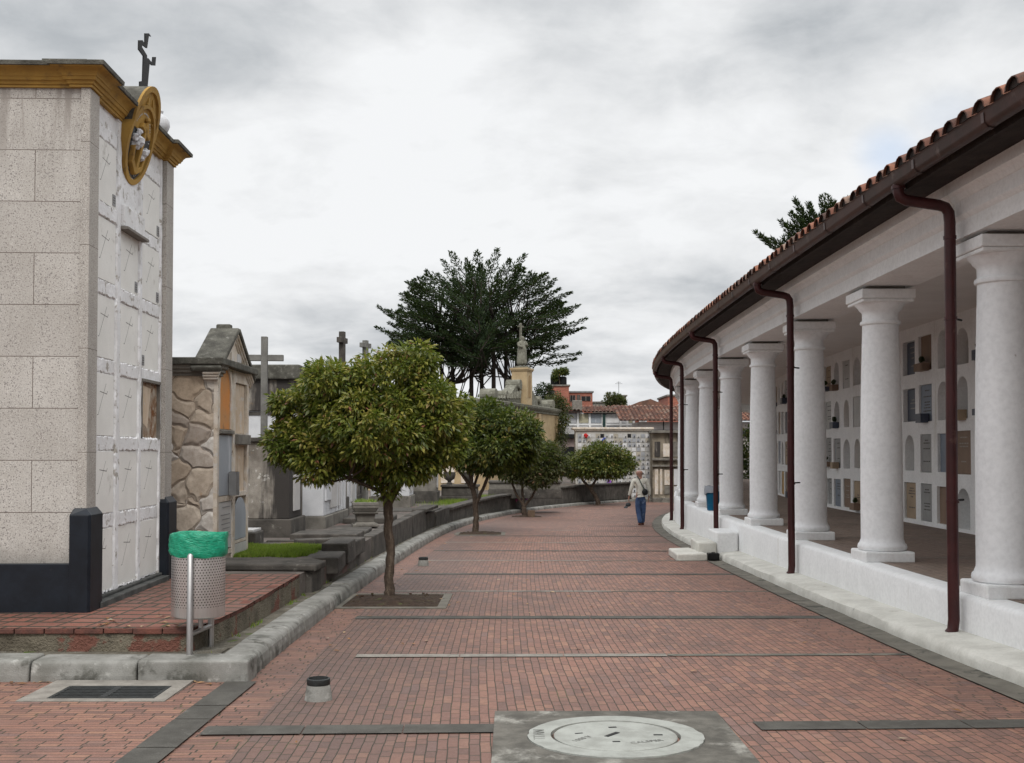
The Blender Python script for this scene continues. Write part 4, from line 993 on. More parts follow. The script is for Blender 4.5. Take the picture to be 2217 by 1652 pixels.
m = MB(); bar(m, cy + .01, cz - .26, cy + .01, cz + .22, .06); bar(m, cy - .12, cz + .17, cy + .15, cz + .10, .05); bar(m, cy - .20, cz - .06, cy - .15, cz - .22, .05); bar(m, cy - .17, cz - .2, cy + .0, cz - .29, .055); bar(m, cy, cz - .29, cy + .15, cz - .22, .055); bar(m, cy + .17, cz - .08, cy + .14, cz - .23, .05); m.ball((lean(cz + .25) + .03, cy + .01, cz + .25), .03, 0, 10)
m.build('anchor_relief', M['ochre'], mo, bevel=.005)
random.seed(6)
for grp in (((-.12, .0, .065), (-.16, -.04, .05), (-.15, .09, .035), (-.20, .02, .04)), ((.12, -.07, .05), (.17, -.03, .04), (.10, -.12, .035))):
    m = MB()
    for (a, b, r) in grp: m.ball((lean(cz + b) + .03, cy + a, cz + b), r, 0, 9, 1.0, .3)
    m.build('plaster_relief', M['wtomb'], mo)
lt = two('white_lettering', (.5, .5, .48), .7)
bot = 'JULIO 31 DE 190'
for i, chh in enumerate(bot):
    t = math.pi * (1.5 - .36 + .72 * i / (len(bot) - 1)); y, z = cy + .28 * math.cos(t), cz + .315 * math.sin(t)
    if chh != ' ': textob('lettering', chh, .05, lt, mo, (lean(z) + .004, y, z), (math.pi / 2, 0, math.pi / 2), .001)
random.seed(3); m = MB()
for i in range(40):
    t = math.pi * (-.10 + 1.2 * i / 39); y, z = cy + .285 * math.cos(t), cz + .318 * math.sin(t)
    if i % 9 not in (5,): m.obox((lean(z) + .003, y, z), (.003, .010 + .008 * random.random(), .03), 0, 0, 0, 1, t - math.pi / 2)
o = m.build('worn_lettering', lt, mo); o['kind'] = 'stuff'
# openwork cross above, outline taken in the plane of the side wall
def TL(u, v, x=.04):    # photo point -> local (y, z) on the plane x = const of the tower
    dx, dy, dz = ray(u, v); R_ = Matrix.Rotation(-.035, 3, 'Z'); o = R_ @ (Vector((0, 0, H0)) - Vector((-3.83, 9.99, .19))); d = R_ @ Vector((dx, dy, dz))
    t = (x - o.x) / d.x; q = o + d * t; return q.y, q.z
def ZP(zx, zy): return (320 + zx / 3.304) / 1.21786, (60 + zy / 3.304) / 1.21786
poly = [(160, 512), (185, 508), (192, 290), (150, 232), (152, 152), (182, 152), (206, 190), (206, 92), (238, 92), (258, 121), (238, 112), (222, 222), (214, 218), (180, 190), (178, 212), (222, 285), (222, 318), (232, 308), (262, 345), (272, 335), (275, 298), (300, 298), (294, 374), (266, 372), (245, 350), (226, 565), (160, 552)]
m = MB(); P2 = [TL(*ZP(a, b)) for a, b in poly]; m.prism([(.03, y, z) for y, z in P2], (.014, 0, 0)); m.build('iron_cross', M['iron'], tw)
# white urn on the coping behind
m = MB(); y, z = 2.05, TB + .28; m.lathe([(.05, 0), (.06, .03), (.04, .05), (.09, .08), (.115, .14), (.11, .20), (.08, .245), (.05, .265), (.035, .28), (.045, .31), (.02, .335), (0, .34)], (0, 0, 0), 20)
o = autosmooth(m.build('stone_urn', M['wtomb'], tw), 50); _r = ray(345, 268); _t = (.19 + TB + .377 - H0) / _r[2]; _q = Matrix.Rotation(-.035, 3, 'Z') @ (Vector((_r[0] * _t, _r[1] * _t, 0)) - Vector((-3.83, 9.99, 0))); o.location = (_q.x, min(_q.y, TT - .1), TB + .207)
# ================================================================== RUBBLE CLAD TOMB
sx, sy = -3.76, 14.15
rt = thing('rubble_tomb', 'rubble stone clad niche tomb with a gabled mossy top, behind the litter bin', 'tomb', (sx, sy, .0), .01)
m = MB(); m.box(-5, 0, -.1, -.05, 1.75, 2.62); m.build('stone_cladding', M['rubble'], rt)
m = MB()
W_ = 1.75; c1, c2 = (.09, .80), (.95, 1.64)
fr_ = []
niches = [(c1, 1.92, 2.72, 'arch'), (c1, 1.05, 1.86, 'r'), (c1, .34, .98, 'r'), (c1, -.05, .28, 'r'), (c2, 1.88, 2.58, 'r'), (c2, 1.08, 1.72, 'r'), (c2, .42, 1.02, 'arch'), (c2, -.02, .38, 'r')]
# side face in strips
def sidebox(y0, y1, z0, z1, x0=-.05, x1=0): m.box(x0, y0, z0, x1, y1, z1)
sidebox(0, c1[0], -.1, 2.78); sidebox(c1[1], c2[0], -.1, 2.78, -.05, .003); sidebox(c2[1], W_, -.1, 2.78)
for col in (c1, c2):
    zs2 = sorted([(a, b) for (c, a, b, k) in niches if c == col]); z = -.1
    for (a, b) in zs2:
        if a > z: sidebox(col[0] + .001, col[1] - .001, z, a, -.05, -.004)
        z = b
    sidebox(col[0] + .001, col[1] - .001, z, 2.78, -.05, -.004)
m.prism([(-.2, 0, 2.78), (-.2, W_, 2.78), (-.2, W_ / 2, 3.22)], (.198, 0, 0))
m.build('niche_wall', M['oldpl'], rt)
def nb(name, mt, col, z0, z1, x=-.045, arch=False, mats=None, lab=None):
    m = MB(); a, b = col[0] + .01, col[1] - .01
    if arch:
        n = 10; r = (b - a) / 2; lp = [(a, z0), (b, z0)] + [((a + b) / 2 + r * math.cos(math.pi*i/n), z1 - r * .8 + r * .8 * math.sin(math.pi*i/n)) for i in range(n+1)]
    else: lp = [(a, z0), (b, z0), (b, z1), (a, z1)]
    m.prism([(x - .01, y, z) for y, z in lp], (.012, 0, 0)); o = m.build(name, mt, rt)
    if lab: o['label'] = lab
    return m, o
# arched orange niche: deep half-cylinder recess
m = MB(); n = 12; a, b = c1[0] + .03, c1[1] - .10; r = (b - a) / 2; cyy = (a + b) / 2
m.add([(-.046, c1[0], 1.92), (-.046, c1[1], 1.92), (-.046, c1[1], 2.72), (-.046, c1[0], 2.72)], [(0, 1, 2, 3)], 0)
m.prism([(-.02, y, z) for y, z in [(a, 1.93), (b, 1.93)] + [(cyy + r * math.cos(math.pi*i/n), 2.45 + r * 1.0 * math.sin(math.pi*i/n)) for i in range(n+1)]], (.004, 0, 0), 1)
o = m.build('orange_niche', [M['oldpl'], M['orange']], rt); o['label'] = 'arched niche painted bright orange inside'
m = MB()   # plaster surround of the orange arch
lp = [(cyy + (r + .0) * math.cos(math.pi*i/n), 2.45 + r * math.sin(math.pi*i/n)) for i in range(n+1)]; lq = [(cyy + (r + .09) * math.cos(math.pi*i/n), 2.45 + (r + .10) * math.sin(math.pi*i/n)) for i in range(n+1)]
lp = [(b, 1.93)] + lp + [(a, 1.93)]; lq = [(b + .09, 1.93)] + lq + [(a - .025, 1.93)]; k = len(lp)
m.add([(-.04, y, z) for y, z in lp] + [(.004, y, z) for y, z in lp] + [(.004, y, z) for y, z in lq] + [(-.04, y, z) for y, z in lq], [(a_*k+i, a_*k+i+1, (a_+1)*k+i+1, (a_+1)*k+i) for a_ in range(3) for i in range(k-1)])
m.build('arch_surround', M['oldpl'], rt)
nb('marble_plaque', M['bluepl'], c1, 1.06, 1.85, -.012, lab='blue grey marble plaque with a pale diagonal scratch')
m = MB(); m.box(.0, c1[1] - .20, 1.05, .10, c1[1] - .02, 1.36); m.box(.002, c1[1] - .18, 1.361, .098, c1[1] - .04, 1.365, 1); m.build('flower_box', [wmat('zinc_box', (.20, .20, .20), (.15, .15, .15), 6, .5), M['iron']], rt, bevel=.004)
m, o = nb('text_plaque', M['marblew'], c1, .36, .97, -.01); m = MB(); random.seed(8)
for q, z in enumerate((.90, .80, .74, .68, .62, .56)):
    m.box(.0005, c1[0] + .2 - random.random() * .1, z, .002, c1[1] - .12, z + .012)
m.obox((.001, (c1[0] + c1[1]) / 2, .45), (.002, .4, .006), 0, 0, 0, 1, .5); m.obox((.001, (c1[0] + c1[1]) / 2 + .05, .43), (.002, .3, .006), 0, 0, 0, 1, -.6); m.box(.0005, c1[0] + .05, .52, .003, c1[1] - .05, .526)
m.build('carved_text', M['plaq'], o)
nb('sealed_niche', M['oldpl'], c1, -.05, .27, -.03); nb('tan_niche', M['tanpl'], c2, 1.89, 2.57, -.04); nb('tan_niche', M['tanpl'], c2, 1.08, 1.72, -.04)
nb('arched_plaque', M['bluepl'], c2, .43, 1.0, -.008, True); nb('white_plaque', M['marblew'], c2, -.01, .37, .002)
m = MB(); m.box(-.004, c2[0] - .02, 1.73, .05, c2[1] + .04, 1.87); m.box(-.004, c1[0], 1.865, .03, c1[1], 1.915); m.build('niche_shelf', M['mstone'], rt, bevel=.008)
m = MB(); m.box(.0, .98, 2.86, .015, 1.12 + .1, 2.97); m.obox((-.0, .8, 2.9), (.03, .3, .14), 0, 1); m.build('name_plate', [M['marblew'], M['oldpl']], rt)
# cornice + gable roof
m = MB(); mould(m, [(-5, 0), (0, 0), (0, .16)], [(.0, 2.60), (.03, 2.60), (.03, 2.63), (.06, 2.645), (.06, 2.675), (.09, 2.69), (.10, 2.73), (.13, 2.735)])
m.build('cornice', M['mstone'], rt)
m = MB(); m.box(-5, -.14, 2.736, .10, 1.9, 2.83); m.build('coping', M['moss'], rt, bevel=.015)
m = MB(); hw = W_ / 2
for s_ in (-1, 1):   # sloping slabs with overhang; stepped mouldings underneath
    e = Vector((0, hw + s_ * (hw + .12), 2.64)); tp_ = Vector((0, hw + s_ * .0, 3.25)); d = (tp_ - e).normalized(); nn = Vector((0, d.z * -s_ * -1, 0))
    up = Vector((0, s_ * d.z, abs(d.y))).normalized()
    if up.z < 0: up = -up
    for (off, th, x0, x1, mt) in ((.0, .075, -.32, .075, 0), (-.04, .04, -.18, .055, 1), (-.08, .04, -.18, .035, 1), (-.12, .04, -.18, .02, 1)):
        a_ = e + up * off; b_ = tp_ + up * off
        m.prism([(x0, *(a_)[1:]), (x0, *(b_)[1:]), (x0, *(b_ + up * th)[1:]), (x0, *(a_ + up * th)[1:])], (x1 - x0, 0, 0), mt)
m.box(-.24, hw - .06, 3.28, -.04, hw + .06, 3.36); m.build('gable', [M['moss'], M['oldpl']], rt, bevel=.025)
# ================================================================== graves between tomb and trees
def put(name, label, cat, u, v, y, build, group=None, rz_=0, z=None):
    p = A(u, v, y); t = thing(name, label, cat, (p.x, y, p.z if z is None else z), rz_, group); build(t); return t
def B(*a, **k): m = MB(); m.box(*a); return m
# dark weathered slab grave (near, beside the rubble tomb)
g1 = thing('grave_slab', 'wide dark slab grave between the tiled pavement and the little grass plot', 'grave', (-3.0, 14.0, .18))
m = MB(); m.prism([(-1.0, -.42, 0), (.62, -.52, 0), (.66, -.02, 0), (.40, .42, 0), (-1.2, .46, 0)], (0, 0, .08)); m.build('slab_top', M['dstone'], g1, bevel=.02)
m = MB(); m.prism([(-1.1, -.36, -.45), (.56, -.46, -.45), (.60, -.02, -.45), (.36, .36, -.45), (-1.2, .40, -.45)], (0, 0, .448)); m.build('slab_base', M['dstone'], g1, bevel=.01)
g2 = thing('stone_curb', 'broken dark stone curb blocks between the grass plot and the verge', 'curb', (-2.55, 16.1, .14))
m = MB(); m.obox((-.0, -.9, -.02), (.45, 1.0, .22), .05); m.obox((.02, .15, .04), (.40, .95, .3), .02, 0, 0, .93); m.obox((-.02, 1.15, .02), (.44, .95, .24), -.03); m.obox((-.5, 1.35, .06), (.7, .3, .14), .4); m.obox((-.6, 1.62, .02), (1.5, .12, .14), .12)
m.build('curb_blocks', M['dstone'], g2, bevel=.02)
g3 = thing('small_grave', 'low grave with a white marble top beside the gabled rubble tomb', 'grave', (-4.2, 17.35, .17))
m = B(-.5, -.3, 0, .26, .3, .22); m.build('grave_base', M['dstone'], g3, bevel=.02); m = B(-.46, -.28, .222, .22, .28, .26); m.build('marble_top', M['marblew'], g3, bevel=.006)
def tomb(label, x0, x1, y0, y1, zt, body='stained', base='dstone', hb=.33, zb=.15, plq=True, gr=None, cap=True, nm='box_tomb'):
    t = thing(nm, label, 'tomb', (x1, y0, zb), 0, gr); w = x1 - x0; d = y1 - y0
    m = B(-w, .0, hb, 0, d, zt - zb); m.build('tomb_body', M[body], t, bevel=.012)
    m = B(-w - .04, -.05, -.1, .05, d + .05, hb - .003); m.build('tomb_base', M[base], t, bevel=.02)
    if cap: m = B(-w - .03, -.06, zt - zb + .003, .06, d + .06, zt - zb + .08); m.build('tomb_cap', M[base], t, bevel=.015)
    if plq:
        m = B(.001, d * .25, hb + .12, .025, d * .7, min(hb + .75, zt - zb - .15)); m.build('marble_plaque', M['marblew'], t, bevel=.004)
    return t
t1 = tomb('dark streaked plaster tomb on a stone plinth, left of the nearest tree crown', -5.6, -3.83, 19.1, 20.3, 1.80)
t2 = tomb('whitewashed tomb with grey base showing under the nearest tree crown', -4.05, -3.62, 21.3, 24.2, 1.65, 'wtomb', 'mstone', .26, .14)
for k in range(4): m = MB(); m.box(.001, 1.5 + k * .34, .28, .03, 1.58 + k * .34, 1.4); m.build('pilaster_strip', M['wtomb'], t2)
m = MB(); m.box(.001, .15, .55, .035, .75, 1.25); m.build('side_panel', M['wtomb'], t2)
t3 = tomb('brown rendered tomb behind the whitewashed one', -5.2, -3.85, 24.6, 25.9, 1.5, 'stained', 'dstone', .45)
t4 = tomb('narrow white tomb beside the stone planter', -4.6, -3.95, 26.8, 28.2, 1.3, 'wtomb', 'mstone', .2, .1)
# high niche wall behind with dark stone coping
hwl = thing('niche_wall', 'high whitewashed wall with a dark stone upper band behind the tall concrete cross', 'wall', (-4.85, 24, .1))
m = B(-8, 0, 0, -.0 + .1, .5, 2.42); m.build('wall_body', M['wtomb'], hwl); m = B(-8, -.05, 2.423, .15, .5, 3.10); m.build('upper_band', M['stained'], hwl, bevel=.01); m = B(-8.1, -.15, 3.103, .28, .6, 3.42); m.build('coping', M['moss'], hwl, bevel=.03)
m = B(-8, -.02, 2.33, .12, -.001, 2.40); m.build('dark_ledge', M['dstone'], hwl)  # thin dark stone strip below the upper band
hw2 = tomb('long dark stained tomb wall half hidden behind the nearest tree', -5.2, -4.5, 26, 34, 2.2, 'stained', 'dstone', .3, .1, False)
# tall concrete cross
def cross(label, u, vt, vb, y, arm_v, arm_w, w, rz_=0, grp='stone crosses above the tombs', mt='gcol'):
    p = A(u, vb, y); p.z = .14; q = A(u, vt, y); a = A(u, arm_v, y)
    t = MB(); h = q.z - p.z; t.box(-w/2, -w/2, 0, w/2, w/2, h); az = a.z - p.z; t.box(-arm_w/2, -w/2 + .004, az - w/2, -w/2 - .0, w/2 - .004, az + w/2); t.box(w/2, -w/2 + .004, az - w/2, arm_w/2, w/2 - .004, az + w/2)
    o = t.build('stone_cross', M[mt], None, bevel=.008, loc=p, rz=rz_); return tag(o, label, 'cross', grp)
cross('tall plain concrete cross rising behind the gabled tomb', 571.5, 729, 960, 20.6, 775, .70, .115, .06)
cross('small dark stone cross seen end on above the left of the nearest tree crown', 740.5, 718, 840, 31, 737, .5, .15, 1.35, mt='dstone')
cross('short stone cross just showing over the top of the nearest tree crown', 791, 737, 820, 33, 748, .5, .14, 1.2)
# stone planter
pl = thing('stone_planter', 'square stone planter on a moulded pedestal at the edge of the graves', 'planter', (A(790, 1150, 21.6).x, 21.6, .19))
m = MB()
def frust(m, z0, z1, w0, w1): m.add([(sx_*w, sy_*w, z) for (w, z) in ((w0, z0), (w1, z1)) for (sx_, sy_) in ((-1, -1), (1, -1), (1, 1), (-1, 1))], [(0, 1, 2, 3)[::-1], (4, 5, 6, 7), (0, 1, 5, 4), (1, 2, 6, 5), (2, 3, 7, 6), (3, 0, 4, 7)])
frust(m, 0, .05, .25, .25); frust(m, .05, .09, .22, .17); frust(m, .09, .24, .16, .19); frust(m, .24, .28, .23, .25); m.build('pedestal', M['mstone'], pl, bevel=.01)
m = MB(); frust(m, .281, .35, .20, .235); frust(m, .351, .41, .245, .245); frust(m, .411, .47, .25, .235); m.build('planter_box', M['mstone'], pl, bevel=.012); pl.rotation_euler[2] = .2
m = MB(); random.seed(2)
for i in range(120):
    x, y, a = random.uniform(-.2, .2), random.uniform(-.2, .2), random.uniform(0, 6.3); m.add([(x, y, .465), (x + .02, y, .465), (x + .05 * math.cos(a), y + .05 * math.sin(a), .5 + random.random() * .05)], [(0, 1, 2)], 0, None, random.random())
m.build('moss_growth', M['grass'], pl, tintattr=True)
# grave slabs along the terrace
random.seed(12)
for i, (x, y, w, d, h, lab) in enumerate(((-3.1, 18.7, 1.1, .9, .12, 'low dark stone slab behind the grass plot'), (-2.95, 20.2, .7, 1.1, .07, 'flat grey slab in front of the stone planter'), (-3.0, 23.6, 1.0, 1.6, .11, 'flat dark slab behind the stone planter'), (-3.05, 28.2, 1.3, 1.5, .26, 'raised dark slab grave beside the trunk of the nearest tree'), (-2.6, 30.9, 1.1, 1.3, .14, 'dark stone slab grave left of the second tree'))):
    z = .20 if y < 17.6 else (.16 if y < 27.3 else -.08)
    o = B(-w/2, -d/2, 0, w/2, d/2, h).build('grave_slab', M['dstone'], None, bevel=.02, loc=(x, y, z), rz=random.uniform(-.08, .08)); tag(o, lab, 'grave')
t5 = tomb('pale tomb with white edge pillars in view right of the nearest trunk', -4.4, -3.2, 34.5, 36, .95, 'wtomb', 'mstone', .35, -.08, True)
t6 = tomb('grey tomb beside the pale pillared one', -3.35, -2.55, 37.2, 38.4, 1.05, 'mstone', 'dstone', .4, -.08, True)
t7 = tomb('low dark tomb carrying two stone urns', -2.45, -1.2, 38.5, 39.5, .42, 'dstone', 'dstone', .2, -.08, False)
for i, (dx, lab) in enumerate(((-1.0, 'left stone urn standing on the low dark tomb'), (-.35, 'right stone urn standing on the low dark tomb'))):
    m = MB(); m.lathe([(.10, 0), (.11, .04), (.06, .08), (.07, .12), (.18, .2), (.22, .34), (.21, .40), (.23, .43), (.0, .41)], n=16); o = autosmooth(m.build('stone_urn', M['dstone'], None, loc=(-1.2 + dx, 39, .502)), 50); tag(o, lab, 'urn', 'stone urns on the dark tomb')
t8 = tomb('long low grey tomb behind the second tree', -.9, 1.9, 43.5, 45, .42, 'mstone', 'dstone', .25, -.08, False)
# flowers
def flower(label, u, v, y, col, r=.16, stem=.4):
    p = A(u, v, y); t = thing('flower_bunch', label, 'flowers', (p.x, y, p.z - stem), 0, 'bunches of flowers among the graves')
    m = MB()
    for i in range(9): m.ball((random.uniform(-r, r), random.uniform(-r, r), stem + random.uniform(-r, r) * .8), r * .42, 0, 7, 1, .2)
    m.build('blossoms', two('petals', col, .6), t)
    m = MB()
    for i in range(5): m.tube([(random.uniform(-.03, .03), 0, 0), (random.uniform(-r, r), random.uniform(-r, r), stem)], .008, 4)
    m.build('stems', M['leafd'], t)
random.seed(1)
flower('pink flowers left of the third tree trunk, the left bunch of the pair', 1098, 1082, 44.5, (.55, .10, .22))
flower('pink flowers left of the third tree trunk, the right bunch of the pair', 1113, 1081, 44.6, (.50, .09, .25))
flower('purple pink flowers inside the branches of the third tree', 1132, 1073, 44.8, (.45, .12, .42))
flower('small reddish flowers on the wall right of the third tree', 1177, 1068, 50, (.30, .06, .09), .12)
flower('small pink flowers nearest the ossuary wall', 1194, 1069, 51, (.40, .08, .16), .12)
# ================================================================== TREES
rs = np.random.RandomState(42)
def leaf_mesh(name, mat, P, D, L, Wd, tint, parent, fold=.25, loc=None):
    """P base points, D unit directions, L lengths; every leaf is two triangles folded on the midrib"""
    n = len(P); up = rs.normal(size=(n, 3)) * .6 + np.array([0, 0, 1.0]); S = np.cross(D, up); S /= (np.linalg.norm(S, axis=1)[:, None] + 1e-9)
    N = np.cross(S, D); L = L[:, None]; Wd = Wd[:, None]
    mid = P + D * L * .42
    V = np.empty((n, 4, 3)); V[:, 0] = P; V[:, 1] = mid + S * Wd + N * Wd * fold; V[:, 2] = P + D * L - N * L * .08; V[:, 3] = mid - S * Wd + N * Wd * fold
    me = bpy.data.meshes.new(name); me.vertices.add(n * 4); me.vertices.foreach_set('co', V.reshape(-1))
    b = np.arange(n)[:, None] * 4; F_ = np.concatenate([b + np.array([[0, 1, 2]]), b + np.array([[0, 2, 3]])], 1).reshape(-1)
    me.loops.add(n * 6); me.loops.foreach_set('vertex_index', F_.astype(np.int32))
    me.polygons.add(n * 2); me.polygons.foreach_set('loop_start', np.arange(0, n * 6, 3, dtype=np.int32)); me.polygons.foreach_set('loop_total', np.full(n * 2, 3, dtype=np.int32))
    at = me.attributes.new('tint', 'FLOAT', 'FACE'); at.data.foreach_set('value', np.repeat(tint, 2).astype(np.float32))
    me.materials.append(mat); me.update(); me.validate()
    o = bpy.data.objects.new(name, me); COL.objects.link(o); o.parent = parent
    if loc is not None: o.location = loc
    return o
def unit(a): return a / (np.linalg.norm(a, axis=1)[:, None] + 1e-9)
def lobed_crown(parent, lobes, nclu, per, leaf, mat, seed=1, droop=.55, tipfrac=.3, name='crown', inner=.25, spread=.16, tbias=0.0):
    global rs; rs = np.random.RandomState(seed)
    lb = np.array(lobes); vol = lb[:, 3] * lb[:, 4] * lb[:, 5]; pr = vol ** .67; pr /= pr.sum()
    k = rs.choice(len(lb), nclu * 3, p=pr); d = unit(rs.normal(size=(nclu * 3, 3)))
    r = np.where(rs.rand(nclu * 3) < inner, rs.uniform(.35, .85, nclu * 3), rs.uniform(.86, 1.06, nclu * 3))
    c = lb[k, :3] + d * lb[k, 3:6] * r[:, None]
    keep = np.ones(len(c), bool)
    for q in range(len(lb)):      # drop clusters buried in other lobes
        e = (((c - lb[q, :3]) / lb[q, 3:6]) ** 2).sum(1); keep &= ~((e < .62) & (r > .86) & (k != q))
    c, d, r = c[keep][:nclu], d[keep][:nclu], r[keep][:nclu]; n = len(c)
    out = unit(d * np.array([1, 1, .8]) + np.array([0, 0, .35]))
    P = np.repeat(c, per, 0); O = np.repeat(out, per, 0)
    lat = unit(rs.normal(size=P.shape)); rad = rs.rand(len(P))[:, None]
    P = P + lat * spread * rad ** .7 * np.array([1, 1, .8]) - O * .02
    D = unit(O * .55 + lat * .95 + np.array([0, 0, -droop]) + rs.normal(size=P.shape) * .25)
    L = leaf * rs.uniform(.55, 1.15, len(P)); Wd = L * rs.uniform(.17, .25, len(P))
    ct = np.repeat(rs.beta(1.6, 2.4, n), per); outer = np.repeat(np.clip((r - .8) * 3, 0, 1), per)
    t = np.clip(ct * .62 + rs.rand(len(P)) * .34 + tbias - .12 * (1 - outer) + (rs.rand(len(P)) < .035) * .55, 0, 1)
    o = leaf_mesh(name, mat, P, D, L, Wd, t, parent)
    # twigs
    return o, c
def trunk_mesh(parent, limbs, crown_pts=None, base=None, mat='bark', nt=40, tw=.008, seed=0):
    m = MB(); random.seed(seed)
    for pts, rr in limbs:
        pts = [Vector(p) for p in pts]; fine = []; rad = []
        for i in range(len(pts) - 1):
            for q in range(5):
                f = q / 5; p = pts[i].lerp(pts[i+1], f); w = rr[i] + (rr[i+1] - rr[i]) * f
                fine.append(p + Vector((random.uniform(-1, 1), random.uniform(-1, 1), 0)) * w * .22 * (1 if (i or q) else 0)); rad.append(w * random.uniform(.92, 1.08))
        fine.append(pts[-1]); rad.append(rr[-1]); m.tube(fine, rad, 10)
    if crown_pts is not None:
        ends = [Vector(l[0][-1]) for l in limbs] + [Vector(l[0][-2]) for l in limbs]
        for i in range(nt):
            c = Vector(crown_pts[random.randrange(len(crown_pts))]); e = min(ends, key=lambda q: (q - c).length); mid = e.lerp(c, .55) + Vector((0, 0, -.05 * (c - e).length))
            m.tube([e, mid, c], [tw * 2.2, tw * 1.4, tw * .5], 5)
    o = m.build('trunk', M[mat], parent); autosmooth(o, 60); return o
def pit(label, x, y, w=1.15, d=1.35, edge=True):
    t = thing('tree_pit', label, 'tree pit', (x, y, R(y)), 0, 'tree pits in the brick road')
    m = MB(); n = 14; vs = []; random.seed(3)
    for j in range(n + 1):
        for i in range(n + 1):
            px, py = (i / n - .5) * w, (j / n - .5) * d; k = max(0, 1 - (px ** 2 + py ** 2) / .25)
            vs.append((px, py, -SLOPE * py + .008 + .05 * k + random.uniform(0, .022) * (0 < i < n and 0 < j < n)))
    m.add(vs, [(j*(n+1)+i, j*(n+1)+i+1, (j+1)*(n+1)+i+1, (j+1)*(n+1)+i) for j in range(n) for i in range(n)])
    for i in range(60): m.ball((random.uniform(-w/2.2, w/2.2), random.uniform(-d/2.2, d/2.2), .02), random.uniform(.008, .022), 0, 6, .7, .3)
    m.build('soil', M['soil'], t)
    if edge:
        m = MB(); e = .11
        for (x0, y0, x1, y1) in ((-w/2-e, -d/2-e, w/2+e, -d/2), (-w/2-e, d/2, w/2+e, d/2+e), (-w/2-e, -d/2+.002, -w/2, d/2-.002), (w/2, -d/2+.002, w/2+e, d/2-.002)):
            for xx in (0,): m.add([(a, b, -SLOPE * b + c) for c in (-.02, .014) for a, b in ((x0, y0), (x1, y0), (x1, y1), (x0, y1))], [(0, 1, 2, 3)[::-1], (4, 5, 6, 7), (0, 1, 5, 4), (1, 2, 6, 5), (2, 3, 7, 6), (3, 0, 4, 7)])
        m.build('concrete_edging', M['chan'], t)
# --- nearest tree
T1 = thing('street_tree', 'nearest and largest small tree, dense green crown on a slender bare trunk', 'tree', (-1.575, 14.25, R(14.25)), 0, 'small trees standing in the brick road')
k = 14.25 / 2400
def L1(u, v, dy, ru, rv, rd=None): return ((u - 1108.5) * k + 1.575, dy, H0 + (980 - v) * k - R(14.25), ru * k, (rd or ru) * k, rv * k)
lob = [L1(852, 818, 0, 112, 82), L1(760, 868, -.2, 104, 90), L1(905, 890, -.1, 106, 96), L1(668, 886, .1, 90, 84), L1(820, 935, -.45, 118, 82), L1(648, 960, .0, 82, 66), L1(700, 1000, -.15, 82, 56), L1(955, 965, 0, 64, 58), L1(870, 1005, -.15, 82, 50), L1(760, 940, .55, 150, 100), L1(880, 900, .6, 110, 90), L1(710, 820, .1, 60, 44), L1(985, 905, .15, 40, 50), L1(800, 1020, .1, 60, 34), L1(838, 1062, -.05, 24, 22)]
def bumpy(lobes, n, f, seed):
    r_ = random.Random(seed); out = []
    for (x, y, z, a, b, c) in lobes:
        out.append((x, y, z, a * .80, b * .80, c * .78))
        for i in range(n):
            th, ph = r_.uniform(0, 6.28), math.asin(r_.uniform(-.5, 1)); q = r_.uniform(.7, 1.25) * f
            out.append((x + a * .70 * math.cos(th) * math.cos(ph), y + b * .70 * math.sin(th) * math.cos(ph), z + c * .70 * math.sin(ph), a * q, b * q, c * q))
    return out
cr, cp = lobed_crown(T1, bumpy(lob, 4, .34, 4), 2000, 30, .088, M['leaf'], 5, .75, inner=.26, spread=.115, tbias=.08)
trunk_mesh(T1, [([(0.02, 0, -.05), (.0, 0, .12), (.015, 0, .5), (-.01, .0, .9), (-.015, 0, 1.22)], [.082, .064, .058, .055, .058]), ([(-.015, 0, 1.15), (-.12, .05, 1.5), (-.42, 0, 1.9), (-.7, .0, 2.2)], [.042, .034, .024, .012]), ([(-.015, 0, 1.15), (.05, -.05, 1.6), (.0, 0, 2.1), (.02, 0, 2.6)], [.045, .036, .026, .012]), ([(0, 0, 1.2), (.2, .1, 1.6), (.5, .1, 2.0)], [.035, .026, .012]), ([(-.05, 0, 1.35), (-.5, -.2, 1.55), (-.95, -.1, 1.75)], [.028, .02, .01]), ([(0, 0, 1.4), (-.1, .5, 1.9), (0, .7, 2.3)], [.03, .02, .01])], cp, nt=150, seed=2)
pit('square soil pit with pale concrete edging round the nearest tree trunk', -1.47, 14.0)
